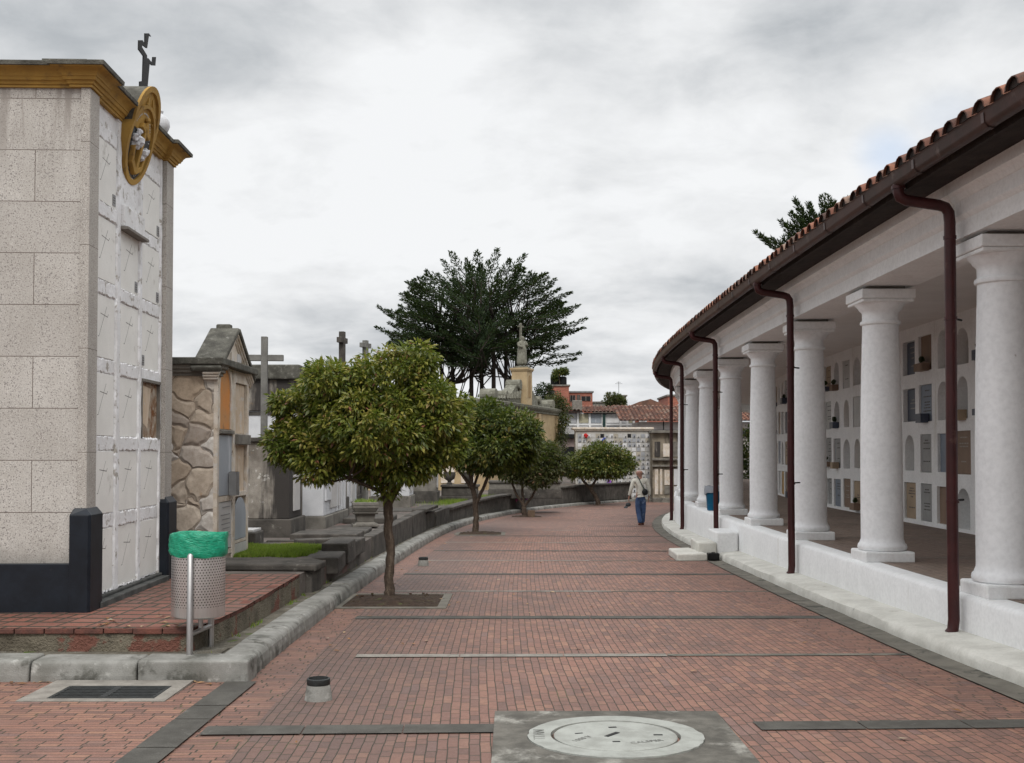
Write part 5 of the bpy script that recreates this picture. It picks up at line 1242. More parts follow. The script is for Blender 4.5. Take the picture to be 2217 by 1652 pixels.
# --- second tree
def tree(label, u, v, y, lobes, ncl, per, leaf, mat, limbs, seed, tb=0, spread=.2, inner=.2, nt=70):
    x = (u - UC) * y / 2400; kk = y / 2400; zb = R(y)
    t = thing('street_tree', label, 'tree', (x, y, zb), 0, 'small trees standing in the brick road')
    lb = [((a - u) * kk, dy, H0 + (980 - b) * kk - zb, ra * kk, (rd or ra) * kk, rb * kk) for (a, b, dy, ra, rb, rd) in lobes]
    c, cp_ = lobed_crown(t, bumpy(lb, 3, .36, seed), int(ncl * 1.1), per, leaf, M[mat], seed, .5, inner=inner, spread=spread, tbias=tb)
    lm = [([((a - u) * kk, dy, H0 + (980 - b) * kk - zb) for (a, b, dy) in pts], [r for r in rr]) for pts, rr in limbs]
    trunk_mesh(t, lm, cp_, nt=nt, seed=seed); return t
tree('second tree along the kerb, dark crown with limbs forking low', 1030, 1157, 29.3,
     [(1050, 905, 0, 62, 42, None), (1110, 928, -.3, 60, 48, None), (1000, 930, 0, 58, 50, None), (1072, 968, -.4, 75, 46, None), (1135, 965, .2, 42, 38, None), (1010, 985, .1, 50, 36, None), (1060, 1000, 0, 60, 26, None), (1045, 940, .9, 80, 50, None), (1128, 995, .1, 30, 22, None)], 1150, 20, .15, 'leafd',
     [([(1030, 1160, 0), (1031, 1120, 0), (1030, 1088, 0), (1024, 1060, 0)], [.09, .075, .07, .065]), ([(1024, 1062, 0), (1010, 1040, 0), (990, 1015, .1), (975, 990, .1)], [.05, .045, .035, .02]), ([(1024, 1062, 0), (1018, 1020, -.1), (1008, 985, 0), (1005, 940, 0)], [.055, .05, .035, .02]), ([(1024, 1060, 0), (1035, 1025, .2), (1050, 990, .2), (1060, 930, .2)], [.04, .035, .03, .02]), ([(1031, 1090, 0), (1045, 1060, 0), (1062, 1020, 0), (1080, 975, 0)], [.05, .045, .04, .02])], 12, 0.05, .22)
pit('soil patch round the second tree along the kerb', (1040 - UC) * 29.3 / 2400, 29.3, 1.1, 1.2)
tree('third tree along the kerb, small brownish olive crown on thin spreading limbs', 1136, 1120, 40.3,
     [(1140, 1000, 0, 62, 34, None), (1195, 1005, 0, 36, 32, None), (1180, 985, .2, 40, 28, None), (1160, 1030, -.2, 48, 26, None), (1110, 1022, 0, 34, 24, None), (1165, 985, .6, 50, 36, None)], 620, 20, .14, 'leafo',
     [([(1136, 1122, 0), (1135, 1105, 0), (1134, 1095, 0)], [.11, .09, .08]), ([(1134, 1096, 0), (1115, 1065, 0), (1105, 1030, 0)], [.06, .05, .03]), ([(1134, 1096, 0), (1131, 1060, .1), (1126, 1020, .1)], [.055, .045, .025]), ([(1134, 1098, 0), (1152, 1075, 0), (1172, 1030, 0)], [.055, .045, .025])], 14, 0.0, .22)
pit('soil patch round the third tree along the kerb', (1140 - UC) * 40.3 / 2400, 40.3, 1.2, 1.1, False)
tree('farthest small tree, flat green crown on a bent trunk before the ossuary wall', 1296, 1094, 53.5,
     [(1300, 985, 0, 52, 26, None), (1345, 1003, 0, 32, 26, None), (1258, 1000, 0, 40, 26, None), (1320, 1015, -.3, 42, 22, None), (1280, 1020, 0, 40, 20, None), (1245, 1018, .2, 26, 20, None), (1300, 1000, .9, 60, 30, None)], 760, 20, .17, 'leafd',
     [([(1296, 1096, 0), (1290, 1075, 0), (1278, 1058, 0)], [.13, .10, .09]), ([(1278, 1059, 0), (1262, 1040, 0), (1248, 1018, 0)], [.07, .06, .03]), ([(1278, 1059, 0), (1292, 1035, 0), (1305, 1005, 0)], [.07, .055, .03])], 15, .14, .26)
pit('soil patch round the farthest small tree', (1300 - UC) * 53.5 / 2400, 53.5, 1.4, .9, False)
m = MB(); m.box(-.13, -.1, 0, .13, .1, .26); tag(m.build('wooden_crate', wmat('crate_wood', (.13, .09, .06), (.08, .05, .035), 6), None, bevel=.01, loc=((1150 - UC) * 40 / 2400, 40, R(40))), 'small brown wooden box at the foot of the third tree', 'box')
# --- cypress
def sprays(name, parent, paths, mat, seed, tuft=.9, dens=26, leaf=.42, origin=(0, 0, 0), start=.35, dirup=.25, wf=.12):
    """paths: list of (points list) ; foliage tufts along the outer part of every branch"""
    global rs; rs = np.random.RandomState(seed); P = []; D = []; L = []; T = []
    for pts, wgt in paths:
        pts = [np.array(p) for p in pts]
        seg = [np.linalg.norm(b - a) for a, b in zip(pts, pts[1:])]; tot = sum(seg)
        n = int(dens * tot * wgt)
        for i in range(n):
            f = start + (1 - start) * rs.rand() ** .8; dd = f * tot; j = 0
            while j < len(seg) - 1 and dd > seg[j]: dd -= seg[j]; j += 1
            p = pts[j] + (pts[j+1] - pts[j]) * min(1, dd / seg[j]); ax = (pts[j+1] - pts[j]) / seg[j]
            w = tuft * (1.0 - f) ** .7 + .06; lat = rs.normal(size=3); lat -= ax * lat.dot(ax); lat /= np.linalg.norm(lat) + 1e-6; lat[2] *= .38
            q = p + lat * w * rs.rand() ** .6
            d = ax * 1.0 + lat * .75 + np.array([0, 0, dirup]) + rs.normal(size=3) * .22
            P.append(q); D.append(d); L.append(leaf * rs.uniform(.5, 1.2)); T.append(min(1, rs.beta(1.5, 2.5) * .9 + .15 * f))
    P = np.array(P) - np.array(origin); D = unit(np.array(D)); L = np.array(L)
    return leaf_mesh(name, M[mat], P, D, L, L * wf, np.array(T), parent, .15)
YC = 72.0
cb = A(1030, 985, YC); cyp = thing('cypress_tree', 'tall dark spreading cypress with several bare trunks behind the cemetery wall', 'tree', (cb.x, YC, R(62)))
def Z4(zx, zy): return (950 + zx / 2.36) / 1.21786, (620 + zy / 2.36) / 1.21786
tips = [(95, 572), (108, 445), (180, 500), (255, 402), (240, 470), (275, 360), (290, 292), (408, 245), (485, 242), (512, 155), (562, 105), (660, 150), (728, 100), (855, 85), (800, 160), (930, 150), (1030, 120), (1000, 215), (1085, 240), (1160, 235), (1215, 275), (1240, 335), (1315, 355), (1365, 435), (1320, 470), (1405, 520), (1398, 575), (1340, 600), (1372, 735), (1340, 770), (1290, 690), (1200, 760), (1130, 640), (160, 600), (200, 650), (330, 680), (430, 700), (560, 690)]
inn = []
random.seed(19)
for _ in range(46): inn.append((random.uniform(170, 640), random.uniform(590, 790)))
for _ in range(30): inn.append((random.uniform(560, 1000), random.uniform(560, 740)))
for _ in range(22): inn.append((random.uniform(900, 1340), random.uniform(560, 760)))
while len(inn) < 290:
    a, b = random.uniform(150, 1350), random.uniform(170, 740)
    e = ((a - 750) / 610) ** 2 + ((b - 520) / 370) ** 2
    if e < 1 and not (b > 600 and random.random() < .55) and not (b > 680 and 480 < a < 1020): inn.append((a, b))
bases = [(655, 1010, .5), (722, 1010, -.5), (785, 1005, 1.0), (800, 1010, -1.2), (880, 1000, .2), (905, 990, 1.5), (620, 1015, 1.8)]
forks = [(560, 620), (690, 540), (755, 600), (830, 520), (905, 560), (980, 610), (480, 640)]
lim = []; paths = []; origin = (cb.x, YC, R(62))
def Pc(zx, zy, dy): return A(*Z4(zx, zy), YC + dy)
tr = []
for (bx, by, dy), (fx, fy) in zip(bases, forks):
    b0 = Pc(bx, by, dy); b0.z = R(62) - .3; f0 = Pc(fx, fy, dy * 1.5); mid = b0.lerp(f0, .5) + Vector((.15 * (1 if fx > bx else -1), 0, 0)); tr.append((b0, mid, f0))
for (tx, ty) in tips + inn:
    istip = (tx, ty) in tips
    d_ = random.uniform(-1.6, 1.6) if istip else random.uniform(-4.2, 4.2)
    tip = Pc(tx, ty, d_)
    # local branch direction: fans out from low on the trunks, flatter at the sides
    fx_, fy_ = tx - 750, 930 - ty; q = math.hypot(fx_, fy_); L_ = random.uniform(2.0, 3.2) if istip else random.uniform(1.4, 2.4)
    dr = Vector((fx_ / q * 1.15, random.uniform(-.35, .35), fy_ / q * .42 + random.uniform(-.12, .12))).normalized()
    st0 = tip - dr * L_; m1 = st0.lerp(tip, .5) - Vector((0, 0, .07 * L_)); m2 = st0.lerp(tip, .8) - Vector((0, 0, .035 * L_))
    paths.append(([st0, m1, m2, tip], 1.0)); lim.append(((st0, m1, m2, tip), .035))
    j = min(range(len(tr)), key=lambda q_: abs(forks[q_][0] - tx) + random.uniform(0, 120)); b0, mid, f0 = tr[j]
    c_ = [b0.lerp(mid, .55), b0.lerp(mid, .85), mid, mid.lerp(f0, .4), mid.lerp(f0, .8), f0]
    c_ = [p for p in c_ if p.z < st0.z + .2] or [b0.lerp(mid, .5)]
    s_ = min(c_, key=lambda p: (p - st0).length + random.uniform(0, 2))
    lim.append(((s_, s_.lerp(st0, .5) - Vector((0, 0, .12 * (s_ - st0).length)), st0), .038))
sprays('foliage', cyp, paths, 'cypl', 3, .52, 115, .21, origin, .0, .02, .21)
m = MB(); o3 = Vector(origin)
for (b0, mid, f0) in tr: m.tube([b0 - o3, b0.lerp(mid, .5) - o3, mid - o3, f0 - o3], [.27, .21, .16, .09], 9)
for l, w in lim: n = len(l); m.tube([p - o3 for p in l], [w * (1 - .8 * i / (n - 1)) if n == 4 else w * (1.25 - .5 * i / (n - 1)) for i in range(n)], 5)
m.build('trunk', M['cbark'], cyp)
# thin bare twigs hanging right of the crown
# --- conifer behind the colonnade roof
oc = Vector((12.5, 38, -.5)); con = thing('conifer_tree', 'dark conifer whose branches stick up behind the tiled portico roof', 'tree', oc)
def Z6(zx, zy): return (1950 + zx / 5.507) / 1.21786, (480 + zy / 5.507) / 1.21786
tp6 = [(225, 725), (290, 790), (460, 810), (750, 455), (800, 250), (900, 400), (1280, 185), (1190, 200), (1350, 285), (1000, 300), (600, 560), (620, 800), (620, 860), (700, 760), (1130, 470), (900, 560), (1230, 360), (1340, 330), (700, 600), (800, 640), (1050, 420), (850, 500), (1000, 600), (1560, 240)]
paths = []; m = MB(); root_ = Vector((11.2, 38, 7.6))
for (a, b) in tp6:
    t_ = A(*Z6(a, b), 37.5 + random.uniform(-.8, .8)); s_ = Vector((root_.x, 38, min(t_.z - .1, root_.z) - random.uniform(0, .5))); c_ = s_.lerp(t_, .5) + Vector((0, 0, -.1)); e_ = s_.lerp(t_, .8) + Vector((0, 0, -.02))
    paths.append(([s_, c_, e_, t_], 1)); m.tube([p - oc for p in (s_, c_, e_, t_)], [.06, .04, .02, .006], 5)
for i in range(60):    # the part hidden by the roof
    a = random.uniform(0, 6.28); z = random.uniform(3, 8.3); r = (9.2 - z) * .42 + .4; s_ = Vector((12.5, 38, z - .4)); t_ = Vector((12.5 + r * math.cos(a), 38 + r * math.sin(a), z)); paths.append(([s_, s_.lerp(t_, .5), s_.lerp(t_, .8), t_], .5))
m.tube([(0, 0, 0), (0, 0, 4), (0, 0, 8), (0, 0, 9)], [.28, .2, .1, .04], 9); m.build('trunk', M['cbark'], con)
sprays('foliage', con, paths, 'cypl', 5, .24, 150, .14, tuple(oc), .35, .1, .16)
# shrubs seen through the columns, ivy on the chapel
def shrub(name, label, c, lob, ncl, mat, leaf, seed, per=16):
    t = thing(name, label, 'shrub', c); lobed_crown(t, lob, ncl, per, leaf, M[mat], seed, .4, name='foliage', inner=.4, spread=.2)
    m = MB(); m.tube([(0, 0, -.2), (0, 0, lob[0][2])], [.06, .03], 6); m.build('stem', M['bark'], t)
shrub('green_shrub', 'green leafy shrub seen through the gap between the portico columns', (11.6, 56.5, R(56)), [(0, 0, 1.6, 1.0, 1.0, 1.7), (.6, .3, 3.0, .7, .7, .9), (-.5, 0, .9, .7, .7, .8)], 420, 'leafd', .2, 7)
# ================================================================== CHAPEL
cx, cy = -1.2, 50.0; ch_ = thing('chapel', 'ochre plastered mausoleum chapel with scrolled gable behind the small trees', 'building', (cx, cy, -.95))
E2 = Vector((3.78, 12.0)); d2 = E2.normalized(); n2 = Vector((d2.y, -d2.x))   # facade direction and outward normal
ang2 = math.atan2(d2.y, d2.x); Lf = E2.length
m = MB(); back = [(0, 0), (E2.x, E2.y), (E2.x - 6, E2.y + 1.5), (-6.5, 0)]; m.prism([(x, y, -.3) for x, y in back], (0, 0, 5.2)); m.build('wall', M['ochw'], ch_)
m = MB(); mould(m, [(-6.5, 0), (0, 0), (E2.x, E2.y)], [(0, 4.62), (.08, 4.64), (.08, 4.72), (.16, 4.78), (.22, 4.86), (.24, 4.96), (.0, 5.02)]); m.prism([(x, y, 4.905) for x, y in back], (0, 0, .12)); m.build('cornice', M['gstat'], ch_)
def onf(s, z, o=0): q = d2 * s + n2 * o; return Vector((q.x, q.y, z))
for s in (.15, 4.2, 8.4, 12.1):
    m = MB(); m.prism([onf(s, -.2, 0), onf(s + .4, -.2, 0), onf(s + .4, -.2, .1), onf(s, -.2, .1)], (0, 0, 4.8)); m.build('pilaster', M['ochw'], ch_)
for s, z0, z1, w in ((9.0, 2.7, 3.6, .9), (10.2, 1.35, 1.95, .6), (11.1, 1.35, 1.95, .6), (9.2, 1.35, 1.95, .6), (5.2, 3.5, 4.3, .8), (6.6, 3.5, 4.3, .8), (5.2, 1.6, 3.0, .9), (7, 1.6, 3.0, .9), (2.2, 1.6, 3.2, 1.1)):
    m = MB(); n = 8; lp = [onf(s, z0, .012), onf(s + w, z0, .012)] + [onf(s + w/2 + w/2*math.cos(math.pi*i/n), z1 - w/2*.6 + w/2*math.sin(math.pi*i/n), .012) for i in range(n+1)]
    m.prism(lp, tuple(n2.to_3d() * .05)); m.build('blind_arch', wmat('ochre_niche_fill', (.52, .40, .22), (.44, .32, .17), 3) if s == 9.0 else bpy.data.materials['ochre_niche_fill'], ch_)
# lower wall front seen under the trees: niches
for i in range(6):
    m = MB(); x = -5.6 + i * .9; m.box(x, -.03, 1.2, x + .6, -.001, 2.1); m.build('blind_niche', M['oldpl'], ch_)
# pedestal + scrolled gable
sP = 6.3
pp = onf(sP, 5.0, -.20)
m = MB(); m.obox((pp.x, pp.y, 5.85), (.95, .80, 1.75), ang2); m.obox((pp.x, pp.y, 6.78), (1.1, .95, .1), ang2); m.obox((pp.x, pp.y, 6.70), (1.03, .88, .06), ang2); m.build('pedestal', M['ochw'], ch_, bevel=.01)
m = MB(); a_ = onf(sP, 0, 0); n = 8; base_ = pp + n2.to_3d() * .402
lp = [(-.17, 5.35), (.17, 5.35)] + [(.17 * math.cos(math.pi*i/n), 6.25 + .22 * math.sin(math.pi*i/n)) for i in range(n+1)]
m.prism([Vector((base_.x + d2.x * a, base_.y + d2.y * a, z)) for a, z in lp], tuple(n2.to_3d() * .02)); m.build('blind_arch', wmat('ped_niche', (.30, .20, .10), (.24, .16, .08), 4), ch_)
m = MB()
def gable(s0, s1, sgn):
    n = 12; top = []
    for i in range(n + 1):
        f = i / n; s = s0 + (s1 - s0) * f; top.append((s, 5.02 + 1.05 * f ** 1.8 + .12 * math.sin(f * 9)))
    lp = [(s0, 5.0)] + top + [(s1, 5.0)]
    m.prism([onf(s, z, -.1) for s, z in lp], tuple(n2.to_3d() * -.55))
gable(1.2, sP - .5, 1); gable(Lf - .6, sP + .5, -1)
for s, z, r in ((1.5, 5.25, .3), (sP - .9, 5.95, .26), (sP + .9, 5.9, .26), (Lf - 1.0, 5.2, .28), (3.2, 5.35, .2), (9, 5.35, .2)):
    m.tube([onf(s, z, .02), onf(s, z, -.72)], r, 14)
for i in range(9): s = 1.9 + i * .42; m.tube([onf(s, 5.08 + .02 * i, .0), onf(s + .1, 5.2 + .035 * i + .02 * i, .0)], .07, 6)
m.build('scrolled_gable', M['gstat'], ch_, bevel=.01)
sp3 = Vector((cx, cy, -.95)) + Vector((pp.x, pp.y, 6.84))
stt = thing('statue', 'weathered robed stone figure with a cross on top of the ochre chapel', 'statue', sp3, ang2 - .6)
m = MB(); m.lathe([(.42, 0), (.42, .08), (.34, .10)], n=16); m.build('statue_base', M['gstat'], stt)
def skin(name, joints, edges, mat, parent, sub=2, loc=None, smooth=True):
    me = bpy.data.meshes.new(name); me.from_pydata([j[:3] for j in joints], edges, []); me.materials.append(mat)
    o = bpy.data.objects.new(name, me); COL.objects.link(o); o.parent = parent
    if loc: o.location = loc
    sk = o.modifiers.new('Skin', 'SKIN'); sk.use_smooth_shade = smooth; sk.branch_smoothing = .5
    for i, j in enumerate(joints):
        r = j[3]; me.skin_vertices[0].data[i].radius = (r if not isinstance(r, tuple) else r[0], r if not isinstance(r, tuple) else r[1])
    me.skin_vertices[0].data[0].use_root = True
    ss = o.modifiers.new('Subdivision', 'SUBSURF'); ss.levels = sub; ss.render_levels = sub
    return o
skin('robed_figure', [(0, 0, .70, .26), (0, 0, .1, .34), (0, 0, 1.05, .23), (.0, 0, 1.28, .23), (0, 0, 1.42, .08), (.02, 0, 1.54, .12), (.02, 0, 1.64, .10), (-.22, .02, 1.25, .10), (-.28, -.12, 1.1, .07), (-.12, -.24, 1.05, .055), (.22, .02, 1.38, .09), (.26, -.12, 1.12, .07), (.10, -.25, 1.22, .05)],
     [(0, 1), (0, 2), (2, 3), (3, 4), (4, 5), (5, 6), (3, 7), (7, 8), (8, 9), (3, 10), (10, 11), (11, 12)], M['gstat'], stt)
m = MB(); m.box(-.05, .05, .2, .05, .15, 2.30); m.box(-.17, .052, 2.08, -.052, .148, 2.17); m.box(.052, .052, 2.08, .17, .148, 2.17); m.build('stone_cross', M['gstat'], stt, bevel=.01)
shrub('ivy_bush', 'grey green ivy hanging over the right corner of the chapel', Vector((cx, cy, -.95)) + onf(Lf + .1, 3.4, -.1), [(0, 0, 1.4, .7, .7, 1.0), (.2, -.5, .5, .35, .4, .8), (-.1, -.3, 2.0, .6, .6, .5), (.3, -.3, -.2, .2, .2, .5)], 260, 'leafo', .16, 8)
# ================================================================== OSSUARY WALL AND BACKGROUND
yO = 60.0; kO = yO / 2400
def X(u, y): return (u - UC) * y / 2400
def Zv(v, y): return H0 + (980 - v) * y / 2400
ow = thing('ossuary_wall', 'pale wall of small square urn niches with flowers behind the farthest small tree', 'wall', (X(1246, yO), yO, -1.12)); wO = X(1410, yO) - X(1246, yO); hO = Zv(930, yO) + 1.12
greyn = wmat('ossuary_plaster', (.50, .485, .45), (.38, .36, .32), 2.5, .9, .5, .01, streak=((.18, .165, .14), .56, .78, 3), patch=((.50, .48, .44), .58, .7, 2))
m = MB(); m.box(0, 0, -.3, wO, 1.1, hO - .0); m.build('wall_body', greyn, ow); m = MB(); m.box(-.16, -.15, hO + .003, wO + .12, 1.3, hO + .12); m.box(-.1, -.08, hO - .08, wO + .06, -.002, hO + .0); m.build('coping', M['oldpl'], ow, bevel=.015)
m = MB(); m.box(-.2, -.55, -.25, wO + .3, -.003, .24); m.box(-.3, -1.0, -.25, wO + .4, -.56, .06); m.build('base_steps', M['mstone'], ow, bevel=.02)
pc = .245; nc_, nr = 16, 14; om = [two('urn_plaque_a', (.52, .51, .49), .5), two('urn_plaque_b', (.36, .37, .39), .4), two('urn_plaque_c', (.66, .66, .66), .5), two('urn_plaque_d', (.42, .38, .31), .5), M['iron'], two('urn_ornament', (.10, .105, .115), .5)]
allc = [(i, j) for i in range(nc_) for j in range(nr)]
def vis(c):
    u = 1246 + (0.12 + c[0] * pc + .12) / kO; v = 980 - ((-1.12 + .34 + c[1] * pc + .1) - H0) / kO
    v = 980 + (H0 - (-1.12 + .34 + c[1] * pc + .1)) / kO
    return not (1230 < u < 1370 and 955 < v < 1050)
allc.sort(key=lambda c: (not vis(c), -c[1])); restm = MB(); random.seed(10)
for q, (i, j) in enumerate(allc):
    x, z = .10 + i * pc, .34 + j * pc
    if z + pc > hO - .06: continue
    mb = MB() if q < 100 else restm; k = random.choices([0, 1, 2, 3], [40, 24, 22, 14])[0]
    if (i, j) in ((5, 13), (11, 13)): mb.box(x + .02, -.012, z + .02, x + pc - .03, -.001, z + pc - .02, 4)
    else:
        mb.box(x + .018, -.022, z + .018, x + pc - .022, -.001, z + pc - .022, k)
        if random.random() < .75:
            c = x + pc * random.uniform(.4, .7); mb.box(c - .03, -.06, z + .03, c + .03, -.0225, z + .03 + random.uniform(.05, .11), 5)
    if q < 100: mb.build('urn_niche', om, ow)
o = restm.build('urn_niche', om, ow); o['kind'] = 'stuff'
def posy(label, u, v, col, r=.1):
    m = MB(); random.seed(int(u))
    for i in range(8): m.ball((random.uniform(-r, r) * .7, random.uniform(-.05, .0), random.uniform(-r, r) * .7), r * .5, 0, 7, 1, .2)
    o = m.build('flower_posy', two('posy', col, .6), None, loc=(X(u, yO), yO - .13, Zv(v, yO))); tag(o, label, 'flowers', 'flowers fixed to the ossuary wall')
posy('bright red round flower posy high on the left of the ossuary wall', 1268, 943.5, (.55, .02, .02), .12)
posy('blue flower posy above the crown of the farthest small tree', 1307, 951, (.06, .09, .42))
posy('pink flower posy just below the blue one', 1307.5, 958, (.55, .12, .18), .08)
posy('purple flower posy low on the ossuary wall', 1317.5, 1044, (.30, .10, .50), .12)
posy('pale pink flower posy below the crown of the farthest small tree', 1317, 1021, (.6, .35, .38))
posy('orange flower posy near the foot of the ossuary wall', 1299, 1062, (.6, .20, .05))
# weathered tombs to the right of it
wt = thing('weathered_tomb_block', 'old stained concrete tomb block between the ossuary wall and the portico', 'tomb', (X(1413, 59), 59, -1.1))
oldc = wmat('old_cream_concrete', (.31, .265, .20), (.16, .135, .105), 1.6, .95, .7, .02, streak=((.08, .07, .058), .50, .68, 2.2), patch=[((.42, .37, .29), .58, .68, 2), ((.07, .062, .05), .60, .72, 2.6)])
m = MB(); m.box(0, 0, -.2, 4.2, 1.5, 3.75); m.build('block_body', oldc, wt)
m = MB(); m.box(-.05, -.2, 2.30, 4.3, -.002, 2.42); m.box(-.05, -.15, 1.96, 4.3, -.002, 2.06); m.box(-.1, -.3, 3.753, 4.3, 1.6, 3.9); m.box(-.05, -.4, -.2, 4.3, -.002, .32); m.box(-.15, -1.0, -.2, 4.3, -.41, .1); m.build('ledges', M['mstone'], wt, bevel=.02)
for k, (x0, z0, x1, z1, mt) in enumerate(((.62, 1.0, 1.05, 1.8, 'oldpl'), (1.12, 1.0, 1.6, 1.85, 'wtomb'), (.62, .5, 1.05, .95, 'mstone'), (1.12, .45, 1.6, .92, 'wtomb'), (.55, 2.5, .9, 3.2, 'oldpl'), (1.1, 2.5, 1.6, 3.3, 'mstone'), (.1, .5, .28, 1.85, 'oldpl'), (.38, .5, .5, 1.85, 'oldpl'), (.1, 2.5, .4, 3.3, 'stained'))):
    m = MB(); m.box(x0, -.04, z0, x1, -.003, z1); m.build('niche_panel', M[mt], wt)
m = MB(); m.box(-.1, 0, 0, .0, .1, .1)
# gallery with tiled roof
yG = 78.0
gl = thing('niche_gallery', 'white two storey burial gallery under a red tiled roof behind the ossuary wall', 'building', (X(1205, yG), yG, R(62)))
wG = X(1402, yG) - X(1205, yG); zG = lambda v: Zv(v, yG) - R(62)
m = MB(); m.box(-.6, .6, 0, wG, 4, zG(893)); m.build('gallery_wall', M['wtomb'], gl)
pink = wmat('pink_plaster', (.34, .27, .25), (.26, .20, .185), 1.5, .9)
m = MB(); m.box(-.6, .35, 0, 2.4, .598, zG(948)); m.build('lower_wall', pink, gl)
m = MB(); n = 12; r = .95; m.prism([(-.0 + r + .1 + r * math.cos(math.pi * i / n), .34, zG(990) - .2 + r * math.sin(math.pi * i / n)) for i in range(n + 1)] + [(.1, .34, 0), (.1 + 2 * r, .34, 0)][:0], (0, .008, 0)); m.box(.1, .335, 0, .1 + 2 * r, .34, zG(990) - .2); m.build('dark_arch', M['iron'], gl)
m = MB(); m.box(-.6, .05, zG(949), 2.6, .6, zG(943)); m.box(-.6, .0, zG(948), 2.6, .05, zG(940), 0); m.build('balcony_beam', M['iron'], gl)
uu = [1212, 1222, 1252, 1278, 1306, 1312, 1345, 1360, 1374, 1388, 1400]
m = MB()
for a in uu: m.box(X(a, yG) - X(1205, yG) - .07, .45, zG(945), X(a, yG) - X(1205, yG) + .07, .598, zG(893))
m.box(-.6, .47, zG(921), wG, .596, zG(917)); m.build('white_frames', M['white'], gl)
nm = [M['white'], M['bluepl'], M['wtomb'], M['marblew'], two('cream_niche', (.45, .42, .30), .7), redb_ if False else M['redb']]
random.seed(3)
for k, (a, b) in enumerate(zip(uu, uu[1:])):
    if b - a < 8: continue
    for (v0, v1, q) in ((896, 915, 0), (923, 942, 1)):
        m = MB(); m.box(X(a + 3, yG) - X(1205, yG), .52, zG(v1), X(b - 3, yG) - X(1205, yG), .594, zG(v0)); m.build('niche_panel', nm[(k * 2 + q) % 5] if a != 1374 else M['redb'], gl)
m = MB(); m.box(X(1306, yG) - X(1205, yG), .3, zG(945), X(1312, yG) - X(1205, yG), .44, zG(893)); m.build('green_pipe', two('dark_green_paint', (.02, .05, .045), .5), gl)
def flat_tiles(mb, x0, x1, y0, z0, y1, z1, pitch=.27, rad=.105):
    random.seed(int(x0 * 7) + 3); x = x0
    L_ = math.hypot(y1 - y0, z1 - z0); ns = max(1, int(L_ / .5))
    while x < x1:
        for i in range(ns):
            f0, f1 = i / ns, (i + 1) / ns + .03; t = min(1, random.random() ** 1.2 * .9 + .1); vs = []
            for (f, lf, rr) in ((f0, .03, rad), (min(f1, 1), 0, rad * .85)):
                for j in range(5): a = math.pi * j / 4; vs.append((x + rr * math.cos(a), y0 + (y1 - y0) * f, z0 + (z1 - z0) * f + lf + rr * .8 * math.sin(a)))
            mb.add(vs, [(j, j+1, 5+j+1, 5+j) for j in range(4)], 0, None, t)
        x += pitch
    mb.add([(x0 - .1, y0, z0), (x1, y0, z0), (x1, y1, z1), (x0 - .1, y1, z1)], [(0, 1, 2, 3)], 0, None, .15)
m = MB(); sx_ = X(1268, yG) - X(1205, yG); flat_tiles(m, sx_, wG - .1, .25, zG(892), 3.2, zG(874) - .06); m.build('tiled_roof', M['rtile'], gl, tintattr=True)
m = MB(); flat_tiles(m, -.6, sx_ - .3, .2, zG(889), 3.2, zG(874) - .08); m.build('tiled_roof', M['rtile'], gl, tintattr=True)
m = MB(); m.box(-.7, .0, zG(893) - .0, sx_ - .2, .5, zG(890)); m.box(sx_, .2, zG(895), wG, .44, zG(893) - .003); m.build('eave_board', M['wood_shade'], gl)
m = MB(); m.box(sx_ - .9, .5, zG(889), sx_ - .2, 1.2, zG(866)); m.build('rubble_parapet', M['lconc'], gl, bevel=.05)
# long tiled wing at the right
yW = 72.0; wg = thing('tiled_wing', 'long low building with a big red clay tile roof just left of the portico', 'building', (X(1386, yW), yW, R(62))); zW = lambda v: Zv(v, yW) - R(62)
m = MB(); m.box(0, .9, 0, 9, 5, zW(913)); m.build('wall', wmat('wing_wall', (.50, .45, .43), (.40, .36, .34), 2), wg)
m = MB(); m.box(-.1, .75, zW(945), 9, .897, zW(930)); m.build('dark_opening', M['iron'], wg)
m = MB(); flat_tiles(m, -1.2, 9.5, .3, zW(911), 5.4, zW(870) - .04); m.build('tiled_roof', M['rtile'], wg, tintattr=True)
m = MB(); m.tube([(1.6, .6, zW(945)), (1.6, .6, zW(912))], .04, 6); m.build('drainpipe', M['iron'], wg)
# roofs further back
def house(name, label, u0, u1, vt, y, mat, wins=(), group=None, depth=8, roof=None):
    t = thing(name, label, 'building', (X(u0, y), y, R(62)), 0, group); w = X(u1, y) - X(u0, y); h = Zv(vt, y) - R(62)
    m = MB(); m.box(0, 0, 0, w, depth, h); m.build('wall', mat, t)
    for (a, b, c, d) in wins:
        m = MB(); m.box(X(a, y) - X(u0, y), -.06, Zv(d, y) - R(62), X(b, y) - X(u0, y), -.01, Zv(c, y) - R(62)); wn = m.build('window', M['iron'], t)
        m = MB(); x0, x1, z0, z1 = X(a, y) - X(u0, y), X(b, y) - X(u0, y), Zv(d, y) - R(62), Zv(c, y) - R(62)
        for (p, q, r_, s) in ((x0, x0 + .07, z0, z1), (x1 - .07, x1, z0, z1), ((x0+x1)/2 - .04, (x0+x1)/2 + .04, z0, z1)): m.box(p, -.1, r_, q, -.061, s)
        m.build('window_frame', M['mstone'], wn)
    m = MB(); m.box(-.15, -.15, h + .003, w + .15, depth, h + .18); m.build('roof_slab', roof or M['mstone'], t)
    return t, h, w
yR = 130
t_, h_, w_ = house('brick_house', 'tall red brick block with two black water tanks on its flat roof', 1189, 1232, 836, yR, M['redb'], [(1192, 1200, 846, 855)])
